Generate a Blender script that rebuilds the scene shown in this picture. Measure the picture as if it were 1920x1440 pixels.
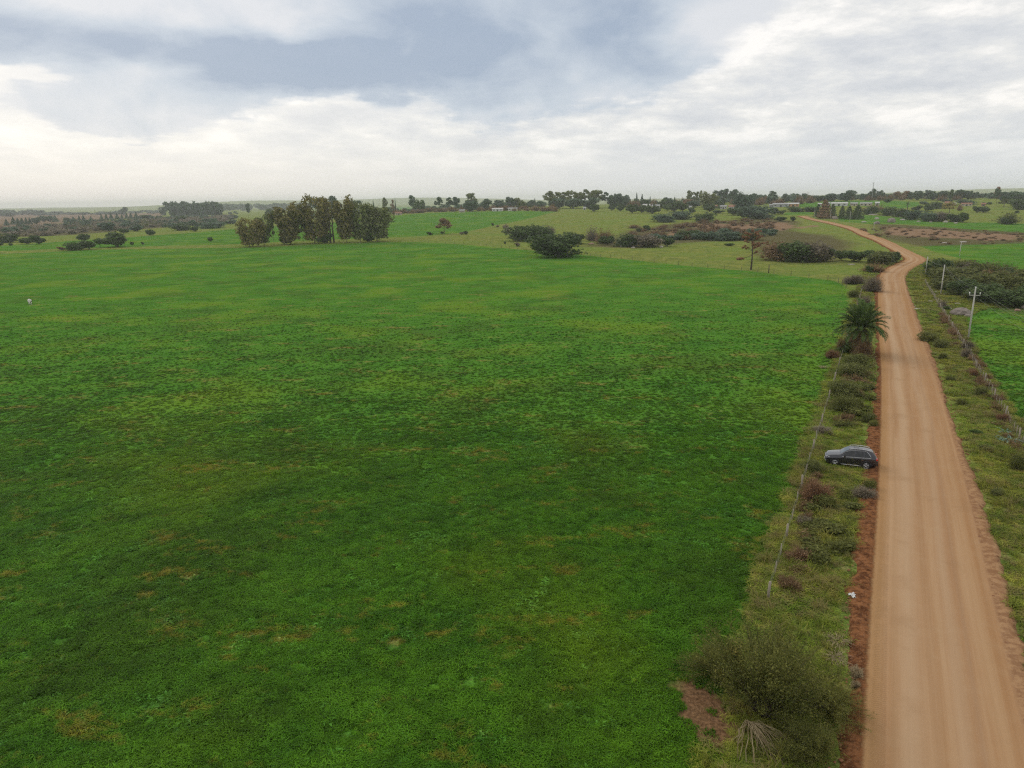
import bpy, math, random
import numpy as np
from mathutils import Matrix, Vector
S = bpy.context.scene
for o in list(bpy.data.objects): bpy.data.objects.remove(o)
COL = S.collection

# ------------------------------------------------------------------ camera
CAM_H, FPX = 22.0, 1331.0          # drone height in metres, focal length in pixels of a 1920-wide frame
PITCH, ROLL = math.radians(14.49), math.radians(0.835)
cam = bpy.data.cameras.new('camera'); camo = bpy.data.objects.new('camera', cam); COL.objects.link(camo)
cam.sensor_width = 36; cam.lens = FPX / 1920 * 36; cam.clip_start = 0.5; cam.clip_end = 40000
ROT = Matrix.Rotation(math.pi / 2 - PITCH, 3, 'X') @ Matrix.Rotation(-ROLL, 3, 'Z')
camo.matrix_world = Matrix.Translation((0, 0, CAM_H)) @ ROT.to_4x4()
S.camera = camo
RN = np.array(ROT)

# ------------------------------------------------------------------ node helpers
class NB:
    def __init__(s, nt): s.nt = nt
    def n(s, t, ins=None, **props):
        nd = s.nt.nodes.new(t)
        for k, v in props.items(): setattr(nd, k, v)
        for k, v in (ins or {}).items(): s.put(nd.inputs[k], v)
        return nd
    def put(s, sock, v):
        if isinstance(v, bpy.types.NodeSocket): s.nt.links.new(v, sock)
        elif v is not None:
            if isinstance(v, (tuple, list)) and sock.type == 'RGBA' and len(v) == 3: v = (*v, 1)
            sock.default_value = v
    def m(s, op, a, b=None, c=None, clamp=False):
        nd = s.n('ShaderNodeMath', operation=op, use_clamp=clamp)
        for i, v in enumerate((a, b, c)):
            if v is not None: s.put(nd.inputs[i], v)
        return nd.outputs[0]
    def vm(s, op, a, b=None):
        nd = s.n('ShaderNodeVectorMath', operation=op)
        s.put(nd.inputs[0], a)
        if b is not None:
            if op == 'SCALE': s.put(nd.inputs['Scale'], b)
            else: s.put(nd.inputs[1], b)
        return nd.outputs[0]
    def mix(s, f, a, b, blend='MIX'):
        nd = s.n('ShaderNodeMix', data_type='RGBA', blend_type=blend)
        s.put(nd.inputs[0], f); s.put(nd.inputs[6], a); s.put(nd.inputs[7], b)
        return nd.outputs[2]
    def ss(s, v, lo, hi, a=0.0, b=1.0):
        nd = s.n('ShaderNodeMapRange', interpolation_type='SMOOTHSTEP')
        for i, x in enumerate((v, lo, hi, a, b)): s.put(nd.inputs[i], x)
        return nd.outputs[0]
    def noise(s, vec, scale, detail=4, rough=.55, dist=0, out=0):
        nd = s.n('ShaderNodeTexNoise', {'Vector': vec, 'Scale': scale, 'Detail': detail, 'Roughness': rough, 'Distortion': dist})
        return nd.outputs[out]
    def ramp(s, f, stops):
        nd = s.n('ShaderNodeValToRGB'); s.put(nd.inputs[0], f)
        e = nd.color_ramp.elements
        while len(e) < len(stops): e.new(.5)
        for el, (p, c) in zip(e, stops): el.position = p; el.color = (*c, 1)
        return nd.outputs[0]
    def xyz(s, x, y, z=0.0): return s.n('ShaderNodeCombineXYZ', {0: x, 1: y, 2: z}).outputs[0]
    def sep(s, v): return s.n('ShaderNodeSeparateXYZ', {0: v}).outputs

def ray(px, py):
    d = RN @ np.array([(px - 960) / FPX, -(py - 720) / FPX, -1.0])
    return d / np.linalg.norm(d)

# ------------------------------------------------------------------ sky, sun, exposure
SUN_AZ, SUN_EL = math.radians(-38), math.radians(33)      # ahead and to the left, behind thin cloud
w = bpy.data.worlds.new('World'); S.world = w; w.use_nodes = True
w.node_tree.nodes.clear(); B = NB(w.node_tree)
sky = B.n('ShaderNodeTexSky', sky_type='NISHITA', sun_disc=False, sun_elevation=SUN_EL, sun_rotation=SUN_AZ, altitude=50, air_density=1.0, dust_density=1.5)
d = B.n('ShaderNodeTexCoord').outputs['Generated']
x, y, z = B.sep(d)
az = B.m('ARCTAN2', x, y); el = B.m('ARCSINE', z)
zz = B.m('ADD', B.m('MAXIMUM', z, 0.0), 0.10)
pl = B.xyz(B.m('DIVIDE', x, zz), B.m('DIVIDE', y, zz))
# wind-torn displacement of the cloud outlines
wv = B.n('ShaderNodeTexNoise', {'Vector': pl, 'Scale': 1.7, 'Detail': 4, 'Roughness': .6}).outputs['Color']
wx, wy, wz = B.sep(wv)
wv2 = B.n('ShaderNodeTexNoise', {'Vector': pl, 'Scale': .5, 'Detail': 3, 'Roughness': .5}).outputs['Color']
vx, vy, vz = B.sep(wv2)
azw = B.m('ADD', B.m('ADD', az, B.m('MULTIPLY', B.m('SUBTRACT', wx, .5), .13)), B.m('MULTIPLY', B.m('SUBTRACT', vx, .5), .06))
elw = B.m('ADD', B.m('ADD', el, B.m('MULTIPLY', B.m('SUBTRACT', wy, .5), .05)), B.m('MULTIPLY', B.m('SUBTRACT', vy, .5), .02))
def gauss(px, py, rx, ry, a):
    v = ray(px, py); a0, e0 = math.atan2(v[0], v[1]), math.asin(v[2])
    q = B.m('ADD', B.m('POWER', B.m('ABSOLUTE', B.m('DIVIDE', B.m('SUBTRACT', azw, a0), rx / FPX)), 2.4),
            B.m('POWER', B.m('ABSOLUTE', B.m('DIVIDE', B.m('SUBTRACT', elw, e0), ry / FPX)), 2.4))
    return B.m('MULTIPLY', B.m('EXPONENT', B.m('MULTIPLY', q, -1.0)), a)
sph = B.vm('MULTIPLY', d, (9.0, 9.0, 15.0))                 # billows of the near cloud, roughly round in the sky
bil = B.noise(sph, 1.0, 6, .58, .3); bil2 = B.noise(B.vm('ADD', sph, (3, 8, 5)), .55, 3, .5)
tot = None
for g in [(600, 112, 190, 78, 1.0), (380, 72, 300, 56, .85), (60, 40, 330, 66, .85), (330, 0, 260, 50, .6), (300, 180, 130, 50, .72), (800, 125, 60, 50, -.55), (70, 140, 120, 30, -.22), (915, 100, 125, 105, .90),
          (925, 190, 80, 50, .70), (1140, 70, 150, 85, .85), (1130, 150, 90, 40, .35), (1320, 40, 110, 60, .40), (760, 10, 200, 90, .75), (1000, -70, 420, 110, .9), (150, -80, 500, 90, .8), (500, -330, 1300, 210, .6), (200, 232, 130, 26, .55), (60, 182, 80, 18, .5), (1130, 160, 100, 45, .3)]:
    t = gauss(*g); tot = t if tot is None else B.m('ADD', tot, t)
big = B.noise(pl, .32, 3, .5)
tot = B.m('ADD', tot, B.m('MULTIPLY', B.m('SUBTRACT', bil, .5), 1.0))
tot = B.m('ADD', tot, B.m('MULTIPLY', B.ss(big, .5, .72), B.ss(el, .26, .5)))
dark = B.ss(tot, .34, .66)
# thin broken layer behind: streaks seen almost edge-on near the horizon
st = B.m('ADD', B.m('MULTIPLY', B.noise(B.xyz(B.m('MULTIPLY', B.m('DIVIDE', x, zz), 1.35), B.m('DIVIDE', y, zz)), 1.0, 5, .60), .42), B.m('MULTIPLY', B.noise(B.vm('MULTIPLY', d, (9, 9, 30)), 1.0, 6, .66), .58))
lay = B.ramp(st, [(.38, (6.2, 6.4, 6.75)), (.46, (7.1, 7.2, 7.35)), (.52, (8.1, 8.05, 7.9)), (.60, (9.9, 9.6, 9.2))])
hor = B.mix(B.ss(az, -.45, .45), (8.1, 7.9, 7.6), (7.0, 7.3, 7.55))
lay = B.mix(B.ss(el, .015, .10, .90, 0.0), lay, hor)
warm = B.m('EXPONENT', B.m('MULTIPLY', B.m('ADD', B.m('POWER', B.m('DIVIDE', B.m('SUBTRACT', az, -.52), .36), 2.0), B.m('POWER', B.m('DIVIDE', B.m('SUBTRACT', el, .12), .10), 2.0)), -1.0))
lay = B.mix(B.m('MULTIPLY', warm, .50), lay, (10.2, 9.8, 9.2))
core = None
for g in [(600, 138, 190, 48, .85), (300, 95, 260, 28, .40), (40, 40, 220, 50, .34), (905, 110, 100, 100, .62), (1130, 75, 120, 75, .62), (740, 60, 130, 60, .45), (420, 30, 150, 36, -.10), (290, 190, 120, 40, .12), (1000, -70, 420, 80, .4)]:
    t = gauss(*g); core = t if core is None else B.m('ADD', core, t)
deep = B.m('ADD', B.m('MULTIPLY', core, 1.2), B.m('ADD', B.m('MULTIPLY', B.m('SUBTRACT', bil2, .5), .7), B.m('MULTIPLY', B.m('SUBTRACT', bil, .5), 1.2)))
body = B.ramp(deep, [(.0, (7.1, 7.25, 7.55)), (.35, (5.3, 5.9, 6.65)), (.80, (3.3, 4.05, 5.2))])
cl = B.mix(B.m('MULTIPLY', dark, .94), lay, body)
cl = B.mix(.93, sky.outputs[0], cl)
cl = B.mix(B.ss(z, -.03, 0.0), hor, cl)
bg = B.n('ShaderNodeBackground', {'Color': cl, 'Strength': .10})
B.nt.links.new(bg.outputs[0], B.n('ShaderNodeOutputWorld').inputs[0])
w.cycles.sampling_method = 'MANUAL'; w.cycles.sample_map_resolution = 512

sun = bpy.data.lights.new('sun', 'SUN'); suno = bpy.data.objects.new('sun', sun); COL.objects.link(suno)
sun.energy = .7; sun.angle = math.radians(34); sun.color = (1.0, .95, .87)
sd = Vector((math.sin(SUN_AZ) * math.cos(SUN_EL), math.cos(SUN_AZ) * math.cos(SUN_EL), math.sin(SUN_EL)))
suno.rotation_euler = sd.to_track_quat('Z', 'Y').to_euler()
V = S.view_settings; V.view_transform = 'Standard'; V.look = 'None'; V.exposure = 0.12; V.gamma = 1.0; V.use_curve_mapping = False
S.render.engine = 'CYCLES'; CY = S.cycles
CY.use_denoising = False; CY.filter_width = 1.25; CY.max_bounces = 5; CY.diffuse_bounces = 2; CY.glossy_bounces = 2; CY.transmission_bounces = 3
CY.volume_bounces = 2; CY.transparent_max_bounces = 8; CY.use_adaptive_sampling = True; CY.adaptive_threshold = .01
CY.caustics_reflective = False; CY.caustics_refractive = False

# ------------------------------------------------------------------ numeric helpers
def sstep(a, b, t): t = np.clip((t - a) / (b - a), 0, 1); return t * t * (3 - 2 * t)
def hash2(ix, iy, s=0):
    n = (ix.astype(np.int64) * 374761393 + iy.astype(np.int64) * 668265263 + s * 1442695041) & 0x7fffffff
    n = ((n ^ (n >> 13)) * 1274126177) & 0x7fffffff
    return ((n ^ (n >> 16)) & 0xffff) / 65535.0
def vnoise(x, y, s=0):
    x = np.asarray(x, float); y = np.asarray(y, float)
    ix, iy = np.floor(x), np.floor(y); fx, fy = x - ix, y - iy
    fx = fx * fx * (3 - 2 * fx); fy = fy * fy * (3 - 2 * fy)
    a = hash2(ix, iy, s); b = hash2(ix + 1, iy, s); c = hash2(ix, iy + 1, s); e = hash2(ix + 1, iy + 1, s)
    return (a + (b - a) * fx) * (1 - fy) + (c + (e - c) * fx) * fy
def fbm(x, y, o=4, s=0):
    t = 0; a = .5
    for i in range(o): t = t + a * vnoise(np.asarray(x) * 2 ** i, np.asarray(y) * 2 ** i, s + i); a *= .5
    return t
def ter(x, y):
    x = np.asarray(x, float); y = np.asarray(y, float); r = np.hypot(x, y)
    h = sstep(300, 950, y) * (11.6 + 4.8 * sstep(60, 560, x)) * sstep(-430, 30, x) * (1 - .9 * sstep(1250, 2600, y))
    h = h + (vnoise(x / 130 + 7.3, y / 130 + 2.2, 5) - .5) * 1.6 * sstep(240, 520, r)
    h = h + 26 * (vnoise(x / 1900 + 3.1, y / 1900, 9) - .25) * sstep(3000, 6500, r)
    for a, rr, hh, sx, sy in ((-.34, 6200, 42, 700, 900), (-.12, 7000, 48, 1000, 900), (.62, 6000, 42, 1200, 800)):
        h = h + hh * np.exp(-((x - rr * math.sin(a)) / sx) ** 2 - ((y - rr * math.cos(a)) / sy) ** 2)
    return h
_T = np.geomspace(12, 9000, 1400)
def at(px, py, maxd=9000):
    for k in range(60):
        dv = ray(px, py + .5 * k); P = np.outer(_T, dv) + np.array([0, 0, CAM_H])
        g = P[:, 2] - ter(P[:, 0], P[:, 1]); i = np.argmax(g < 0)
        if g[i] < 0 and i > 0 and _T[i] < maxd:
            t = _T[i - 1] + (_T[i] - _T[i - 1]) * g[i - 1] / (g[i - 1] - g[i])
            q = dv * t; return np.array([q[0], q[1], float(ter(q[0], q[1]))])
    dv = ray(px, py); dv = dv / math.hypot(dv[0], dv[1]) * maxd
    return np.array([dv[0], dv[1], float(ter(dv[0], dv[1]))])
def depth(p): return float(-(RN.T @ (np.asarray(p) - np.array([0, 0, CAM_H])))[2])
def ppm(p): return FPX / depth(p)                   # 1920-frame pixels per metre at p
def sdpoly(x, y, poly):                             # signed distance, positive inside
    n = len(poly); ins = np.zeros(x.shape, bool); dm = np.full(x.shape, 1e18)
    for i in range(n):
        ax, ay = poly[i]; bx, by = poly[(i + 1) % n]; ex, ey = bx - ax, by - ay
        t = np.clip(((x - ax) * ex + (y - ay) * ey) / (ex * ex + ey * ey + 1e-9), 0, 1)
        dm = np.minimum(dm, (x - ax - t * ex) ** 2 + (y - ay - t * ey) ** 2)
        c = ((ay > y) != (by > y)) & (x < ex * (y - ay) / (ey if abs(ey) > 1e-9 else 1e-9) + ax)
        ins ^= c
    return np.where(ins, 1, -1) * np.sqrt(dm)

class MB:
    def __init__(s): s.v = []; s.f = []; s.k = 0
    def add(s, v, f):
        v = np.asarray(v, float).reshape(-1, 3); s.v.append(v); k = s.k
        s.f += [tuple(i + k for i in q) for q in f]; s.k += len(v); return s
    def tube(s, path, rad, sides=6, cap=True):
        path = [np.asarray(p, float) for p in path]; V_ = []; F_ = []
        for i, p in enumerate(path):
            t = path[min(i + 1, len(path) - 1)] - path[max(i - 1, 0)]; t = t / (np.linalg.norm(t) + 1e-9)
            a = np.cross(t, (0, 0, 1) if abs(t[2]) < .9 else (1, 0, 0)); a /= np.linalg.norm(a); b = np.cross(t, a)
            r = rad[i] if hasattr(rad, '__len__') else rad
            for j in range(sides):
                an = 2 * math.pi * j / sides; V_.append(p + r * (math.cos(an) * a + math.sin(an) * b))
        for i in range(len(path) - 1):
            for j in range(sides):
                F_.append((i * sides + j, i * sides + (j + 1) % sides, (i + 1) * sides + (j + 1) % sides, (i + 1) * sides + j))
        if cap: F_.append(tuple(range(sides))[::-1]); F_.append(tuple((len(path) - 1) * sides + j for j in range(sides)))
        return s.add(V_, F_)
    def box(s, c, sz, rz=0):
        c = np.asarray(c, float); hx, hy, hz = np.asarray(sz) / 2; ca, sa = math.cos(rz), math.sin(rz)
        V_ = [(c[0] + ca * i * hx - sa * j * hy, c[1] + sa * i * hx + ca * j * hy, c[2] + k * hz) for k in (-1, 1) for i, j in ((-1, -1), (1, -1), (1, 1), (-1, 1))]
        return s.add(V_, [(3, 2, 1, 0), (4, 5, 6, 7), (0, 1, 5, 4), (1, 2, 6, 5), (2, 3, 7, 6), (3, 0, 4, 7)])
    def mesh(s, name, smooth=False):
        me = bpy.data.meshes.new(name); v = np.concatenate(s.v) if s.v else np.zeros((0, 3))
        me.from_pydata(v.tolist(), [], s.f); me.update()
        if smooth: me.polygons.foreach_set('use_smooth', [True] * len(me.polygons))
        return me
    def build(s, name, mat, parent=None, smooth=False, loc=None):
        return link(name, s.mesh(name, smooth), mat, parent, loc)
def link(name, me, mat=None, parent=None, loc=None):
    o = bpy.data.objects.new(name, me); COL.objects.link(o)
    if mat and not me.materials: me.materials.append(mat)
    if parent: o.parent = parent
    if loc is not None: o.location = loc
    return o
def empty(name, loc=(0, 0, 0), rz=0):
    o = bpy.data.objects.new(name, None); COL.objects.link(o); o.location = loc; o.rotation_euler = (0, 0, rz); o.empty_display_size = .3
    return o
def tag(o, label=None, cat=None, group=None, kind=None):
    for k, v in (('label', label), ('category', cat), ('group', group), ('kind', kind)):
        if v: o[k] = v
    return o
def mat(name): m_ = bpy.data.materials.new(name); m_.use_nodes = True; m_.node_tree.nodes.clear(); return m_, NB(m_.node_tree)
def surf(B, sh): B.nt.links.new(sh, B.n('ShaderNodeOutputMaterial').inputs[0])
def pbr(B, col, rough=.8, bump=None, bstr=.3, bdist=.05, metal=0, spec=.3):
    p = B.n('ShaderNodeBsdfPrincipled', {'Base Color': col, 'Roughness': rough, 'Metallic': metal, 'Specular IOR Level': spec})
    if bump is not None: B.put(p.inputs['Normal'], B.n('ShaderNodeBump', {'Height': bump, 'Strength': bstr, 'Distance': bdist}).outputs[0])
    return p.outputs[0]
def simple(name, col, rough=.7, metal=0, vary=.15, scale=3., spec=.3):
    m_, B = mat(name); P = B.n('ShaderNodeNewGeometry').outputs['Position']
    f = B.noise(P, scale, 5, .6)
    c = B.mix(f, tuple(c * (1 - vary) for c in col), tuple(min(1, c * (1 + vary)) for c in col))
    surf(B, pbr(B, c, rough, metal=metal, spec=spec)); return m_
# ------------------------------------------------------------------ road line and fence lines (world space)
def W(*pts): return [at(*p)[:2] for p in pts]
RP = W((1780, 1440), (1757, 1220), (1738, 990), (1724, 850), (1703, 700), (1690, 640), (1679, 580), (1673, 540), (1675, 513), (1695, 499), (1717, 488), (1702, 477), (1673, 462), (1651, 451), (1624, 441), (1598, 429), (1560, 419), (1521, 411), (1503, 405))
d0 = (RP[3] - RP[0]) / np.linalg.norm(RP[3] - RP[0])
RP = [RP[0] - d0 * 70] + RP
def catmull(P, n=16):
    P = [np.asarray(p, float) for p in P]; P = [2 * P[0] - P[1]] + P + [2 * P[-1] - P[-2]]; out = []
    for i in range(1, len(P) - 2):
        for k in range(n):
            t = k / n; a, b, c, e = P[i - 1:i + 3]
            out.append(.5 * (2 * b + (c - a) * t + (2 * a - 5 * b + 4 * c - e) * t * t + (3 * b - a - 3 * c + e) * t ** 3))
    return np.array(out + [P[-2]])
def resample(P, steps):
    L = np.r_[0, np.cumsum(np.linalg.norm(np.diff(P, axis=0), axis=1))]
    s = [0.0]
    while s[-1] < L[-1]: s.append(s[-1] + steps(s[-1]))
    s = np.array(s[:-1]); return np.c_[np.interp(s, L, P[:, 0]), np.interp(s, L, P[:, 1])], s
rc = catmull(RP)
rc, _ = resample(rc, lambda s: 2.0)
for _ in range(12): rc[1:-1] = .5 * rc[1:-1] + .25 * (rc[:-2] + rc[2:])
ROADC, RS = resample(rc, lambda s: .22 if s < 150 else (.5 if s < 260 else 2.0))
_rc = rc[::2]
def road_sd(x, y):                                   # signed offset from the centre line, + to the right, and distance
    x = np.asarray(x, float); y = np.asarray(y, float); best = np.full(x.shape, 1e9); sg = np.ones(x.shape)
    for i in range(len(_rc) - 1):
        a = _rc[i]; e = _rc[i + 1] - a; L2 = e @ e
        t = np.clip(((x - a[0]) * e[0] + (y - a[1]) * e[1]) / L2, 0, 1)
        dx, dy = x - a[0] - t * e[0], y - a[1] - t * e[1]; dd = np.hypot(dx, dy); mk = dd < best
        best = np.where(mk, dd, best); sg = np.where(mk, np.sign(dx * e[1] - dy * e[0]), sg)
    return best * sg
def fitline(pts):
    P = np.array(W(*pts)); c = P.mean(0); u = np.linalg.svd(P - c)[2][0]; u = u * np.sign(u[1]); t = (P - c) @ u
    return c, u, t.min(), t.max()
FL = fitline([(1450, 1119), (1475, 1010), (1497, 930), (1520, 850), (1555, 745), (1575, 680), (1616, 548)])
FR = fitline([(1906, 823), (1875, 765), (1842, 717), (1826, 689), (1800, 637), (1765, 584), (1736, 536)])

# ------------------------------------------------------------------ land use: world polygons read off as fields
def lineoff(F, t, off): c, u = F[0], F[1]; n = np.array([u[1], -u[0]]); return c + u * t + n * off
main = [lineoff(FL, FL[2] - 60, -.9), lineoff(FL, FL[3] - 30, -1.1)] + W((1588, 540), (1570, 527), (1480, 517), (1400, 508), (1290, 499), (1180, 487), (1090, 478), (1000, 470), (880, 459), (760, 453), (600, 458), (480, 464), (330, 466), (180, 468), (60, 474), (-60, 478)) + [np.array([-420, 150.]), np.array([-250, -60.])]
CROP = [main,
    W((-80, 462), (0, 461), (60, 457), (130, 452), (250, 444), (370, 436), (450, 428), (640, 416), (735, 404), (840, 398), (960, 396), (1044, 397), (1000, 408), (930, 422), (870, 436), (780, 443), (690, 446), (560, 452), (440, 458), (300, 461), (100, 467), (-80, 474)),
    W((715, 390), (760, 388), (800, 391), (775, 396), (735, 400), (715, 397)),
    W((1800, 597), (1840, 578), (1925, 572), (2100, 620), (2300, 900), (2300, 1400), (1990, 930), (1905, 800), (1850, 710), (1815, 650)),
    W((1725, 461), (1800, 457), (1925, 454), (2060, 460), (2060, 520), (1925, 511), (1850, 497), (1795, 483), (1745, 470)),
    W((1600, 402), (1680, 407), (1730, 413), (1810, 418), (1850, 417), (1925, 420), (2000, 424), (2000, 436), (1925, 437), (1850, 434), (1790, 428), (1735, 424), (1690, 420), (1640, 421), (1575, 415), (1570, 409)),
    W((1475, 383), (1530, 379), (1600, 376), (1680, 377), (1722, 379), (1725, 386), (1690, 391), (1650, 389), (1600, 386), (1530, 389), (1470, 389)),
    W((1472, 399), (1520, 397), (1530, 402), (1500, 403), (1470, 403))]
SOIL = [W((1283, 421), (1340, 419), (1400, 421), (1450, 415), (1480, 418), (1500, 425), (1470, 434), (1420, 430), (1370, 432), (1310, 429)),
    W((1655, 424), (1700, 428), (1760, 430), (1850, 437), (1925, 440), (1925, 450), (1850, 452), (1780, 447), (1720, 445), (1650, 440)),
    W((1250, 433), (1272, 432), (1280, 440), (1262, 445), (1247, 441)),
    W((1480, 426), (1540, 421), (1545, 424), (1500, 430))]
SCRUB = [W((-60, 448), (0, 446), (60, 444), (150, 440), (240, 432), (330, 425), (440, 416), (440, 402), (320, 412), (150, 418), (0, 424), (-60, 426)),
    W((1180, 432), (1260, 420), (1330, 416), (1440, 408), (1500, 416), (1480, 440), (1400, 450), (1290, 455), (1200, 466), (1100, 462), (1150, 446)),
    W((1400, 440), (1480, 433), (1560, 442), (1600, 456), (1570, 490), (1430, 488)),
    W((1640, 420), (1700, 422), (1925, 436), (1925, 456), (1720, 462), (1650, 446)),
    W((1735, 500), (1790, 488), (1925, 515), (2000, 530), (2000, 590), (1925, 585), (1800, 572), (1750, 540))]
PLOUGH = [W((-80, 403), (60, 402), (200, 400), (310, 399), (300, 406), (200, 410), (120, 418), (40, 424), (-80, 428)),
    W((-80, 424), (0, 423), (90, 421), (150, 420), (60, 430), (-80, 432))]
nb = at(1322, 1335)[:2]
DRY = [[nb + np.array([math.cos(a) * r * .8 - .2 * math.sin(a) * r, math.sin(a) * r * 1.35]) for a, r in zip(np.linspace(0, 2 * math.pi, 12)[:-1], (1.7, 2.2, 1.7, 2.1, 2.0, 1.6, 1.9, 2.3, 1.9, 1.5, 2.0))]]
def field(x, y, polys):
    s = np.full(x.shape, -1e9)
    for p in polys: s = np.maximum(s, sdpoly(x, y, p))
    return s

# ------------------------------------------------------------------ ground sheet
def axis(lo, hi, cuts):
    v = [lo]
    while v[-1] < hi: v.append(v[-1] + cuts(v[-1]))
    return np.array(v)
GX = axis(-9500, 9500, lambda v: 1.2 if -34 <= v < 90 else max(2.2, .045 * (abs(v) - 320)))
GY = axis(-2500, 9500, lambda v: max(1.2 if v > -30 else 1.2 + .08 * (-v - 30), .011 * v))
gx, gy = np.meshgrid(GX, GY); gz = ter(gx, gy)
nx, ny = len(GX), len(GY)
me = bpy.data.meshes.new('ground')
me.vertices.add(nx * ny); me.vertices.foreach_set('co', np.c_[gx.ravel(), gy.ravel(), gz.ravel()].ravel())
ii = (np.arange(ny - 1)[:, None] * nx + np.arange(nx - 1)[None, :]).ravel()
q = np.c_[ii, ii + 1, ii + nx + 1, ii + nx].astype(np.int32)
me.loops.add(q.size); me.loops.foreach_set('vertex_index', q.ravel())
me.polygons.add(len(q)); me.polygons.foreach_set('loop_start', np.arange(len(q), dtype=np.int32) * 4); me.polygons.foreach_set('use_smooth', np.ones(len(q), bool))
me.update(calc_edges=True)
for nm, pl_ in (('crop', CROP), ('soil', SOIL), ('scrub', SCRUB), ('plough', PLOUGH), ('dry', DRY)):
    a = me.attributes.new(nm, 'FLOAT', 'POINT'); a.data.foreach_set('value', np.clip(field(gx.ravel(), gy.ravel(), pl_), -40, 40))

def colour_groups():
    g = bpy.data.node_groups.new('crop_colour', 'ShaderNodeTree'); g.interface.new_socket('Color', in_out='OUTPUT', socket_type='NodeSocketColor')
    B = NB(g); P = B.n('ShaderNodeNewGeometry').outputs['Position']
    Pf = B.vm('MULTIPLY', P, (1, 1, 0))
    n1 = B.noise(Pf, .045, 3, .5); n2 = B.noise(B.vm('ADD', Pf, (31, 7, 0)), .16, 5, .62); n3 = B.noise(B.vm('ADD', Pf, (5, 77, 0)), .9, 6, .65)
    n4 = B.noise(B.vm('ADD', B.vm('MULTIPLY', Pf, (.75, 1.3, 0)), (131, 9, 0)), .22, 6, .66); n5 = B.noise(B.vm('ADD', Pf, (55, 170, 0)), .07, 4, .6)
    dg = B.noise(B.vm('MULTIPLY', B.n('ShaderNodeVectorRotate', {'Vector': Pf, 'Angle': -.45}, rotation_type='Z_AXIS').outputs[0], (.10, .55, 0)), 1.0, 4, .6)
    n3 = B.noise(B.vm('ADD', Pf, (5, 77, 0)), 1.1, 4, .7)
    c = B.mix(B.ss(B.m('ADD', B.m('MULTIPLY', n2, .55), B.m('MULTIPLY', dg, .45)), .36, .64), (0.0554, 0.1575, 0.0196), (0.1034, 0.2470, 0.0277))
    c = B.mix(B.m('MULTIPLY', B.ss(n3, .42, .70), .5), c, (0.0959, 0.2684, 0.0392))
    c = B.mix(B.m('MULTIPLY', B.ss(n1, .48, .66), .60), c, (0.1698, 0.2684, 0.0261))           # yellower sward
    c = B.mix(B.m('MULTIPLY', B.ss(n5, .50, .64), .50), c, (0.0664, 0.1252, 0.0229))           # thin dull patches
    st_ = B.m('ADD', B.m('MULTIPLY', n4, .62), B.m('MULTIPLY', n3, .38))
    c = B.mix(B.m('MULTIPLY', B.ss(st_, .530, .645), .62), c, (0.3323, 0.2415, 0.0784))         # straw
    B.nt.links.new(c, B.n('NodeGroupOutput').inputs[0])
    h = bpy.data.node_groups.new('pasture_colour', 'ShaderNodeTree'); h.interface.new_socket('Color', in_out='OUTPUT', socket_type='NodeSocketColor')
    B = NB(h); P = B.n('ShaderNodeNewGeometry').outputs['Position']; Pf = B.vm('MULTIPLY', P, (1, 1, 0))
    n1 = B.noise(Pf, .035, 4, .55); n2 = B.noise(B.vm('ADD', Pf, (9, 55, 0)), .22, 6, .65); n3 = B.noise(B.vm('ADD', Pf, (77, 3, 0)), 1.1, 6, .68)
    c = B.mix(B.ss(n2, .34, .66), (0.1115, 0.1617, 0.0327), (0.2534, 0.2722, 0.0582))
    c = B.mix(B.m('MULTIPLY', B.ss(n1, .42, .62), .60), c, (0.1437, 0.2370, 0.0364))
    c = B.mix(B.m('MULTIPLY', B.ss(n3, .47, .68), .62), c, (0.3632, 0.3073, 0.1202))
    c = B.mix(B.m('MULTIPLY', B.ss(n3, .46, .33), .45), c, (0.0744, 0.0948, 0.0272))
    B.nt.links.new(c, B.n('NodeGroupOutput').inputs[0])
    return g, h
G_CROP, G_PAST = colour_groups()
def grp(B, g): nd = B.n('ShaderNodeGroup'); nd.node_tree = g; return nd.outputs[0]
M_ground, B = mat('ground_cover')
P = B.n('ShaderNodeNewGeometry').outputs['Position']; Pf = B.vm('MULTIPLY', P, (1, 1, 0))
def attr(n_): return B.n('ShaderNodeAttribute', attribute_name=n_).outputs['Fac']
e1 = B.m('SUBTRACT', B.noise(Pf, .12, 5, .6), .5); e2 = B.m('SUBTRACT', B.noise(Pf, .7, 6, .65), .5)
rag = B.m('ADD', B.m('MULTIPLY', e1, 5.0), B.m('MULTIPLY', e2, 3.4))
def mask(n_, amp, lo, hi): return B.ss(B.m('ADD', attr(n_), B.m('MULTIPLY', rag, amp)), lo, hi)
n3 = B.noise(B.vm('ADD', Pf, (40, 3, 0)), .5, 7, .68); n6 = B.noise(B.vm('ADD', Pf, (4, 33, 0)), .06, 6, .68)
c = B.mix(mask('crop', .42, -.8, .8), grp(B, G_PAST), grp(B, G_CROP))
c = B.mix(B.m('MULTIPLY', mask('scrub', 3.0, -6, 6), .85), c, B.mix(n6, (.055, .048, .022), (.175, .135, .075)))
c = B.mix(B.m('MULTIPLY', mask('plough', 1.0, -3, 3), .9), c, B.mix(n3, (.17, .11, .075), (.29, .20, .145)))
c = B.mix(B.m('MULTIPLY', mask('soil', 4.2, 0, 5), .85), c, B.mix(B.noise(Pf, .09, 6, .7), (.15, .078, .042), (.44, .29, .185)))
c = B.mix(B.m('MULTIPLY', mask('dry', .20, -.5, .5), .92), c, B.mix(n3, (.12, .050, .028), (.30, .165, .095)))
gr = B.noise(Pf, 5.5, 3, .75)
c = B.mix(1.0, c, B.mix(B.ss(gr, .32, .68), (.55, .55, .55), (1.35, 1.35, 1.35)), 'MULTIPLY')
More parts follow.
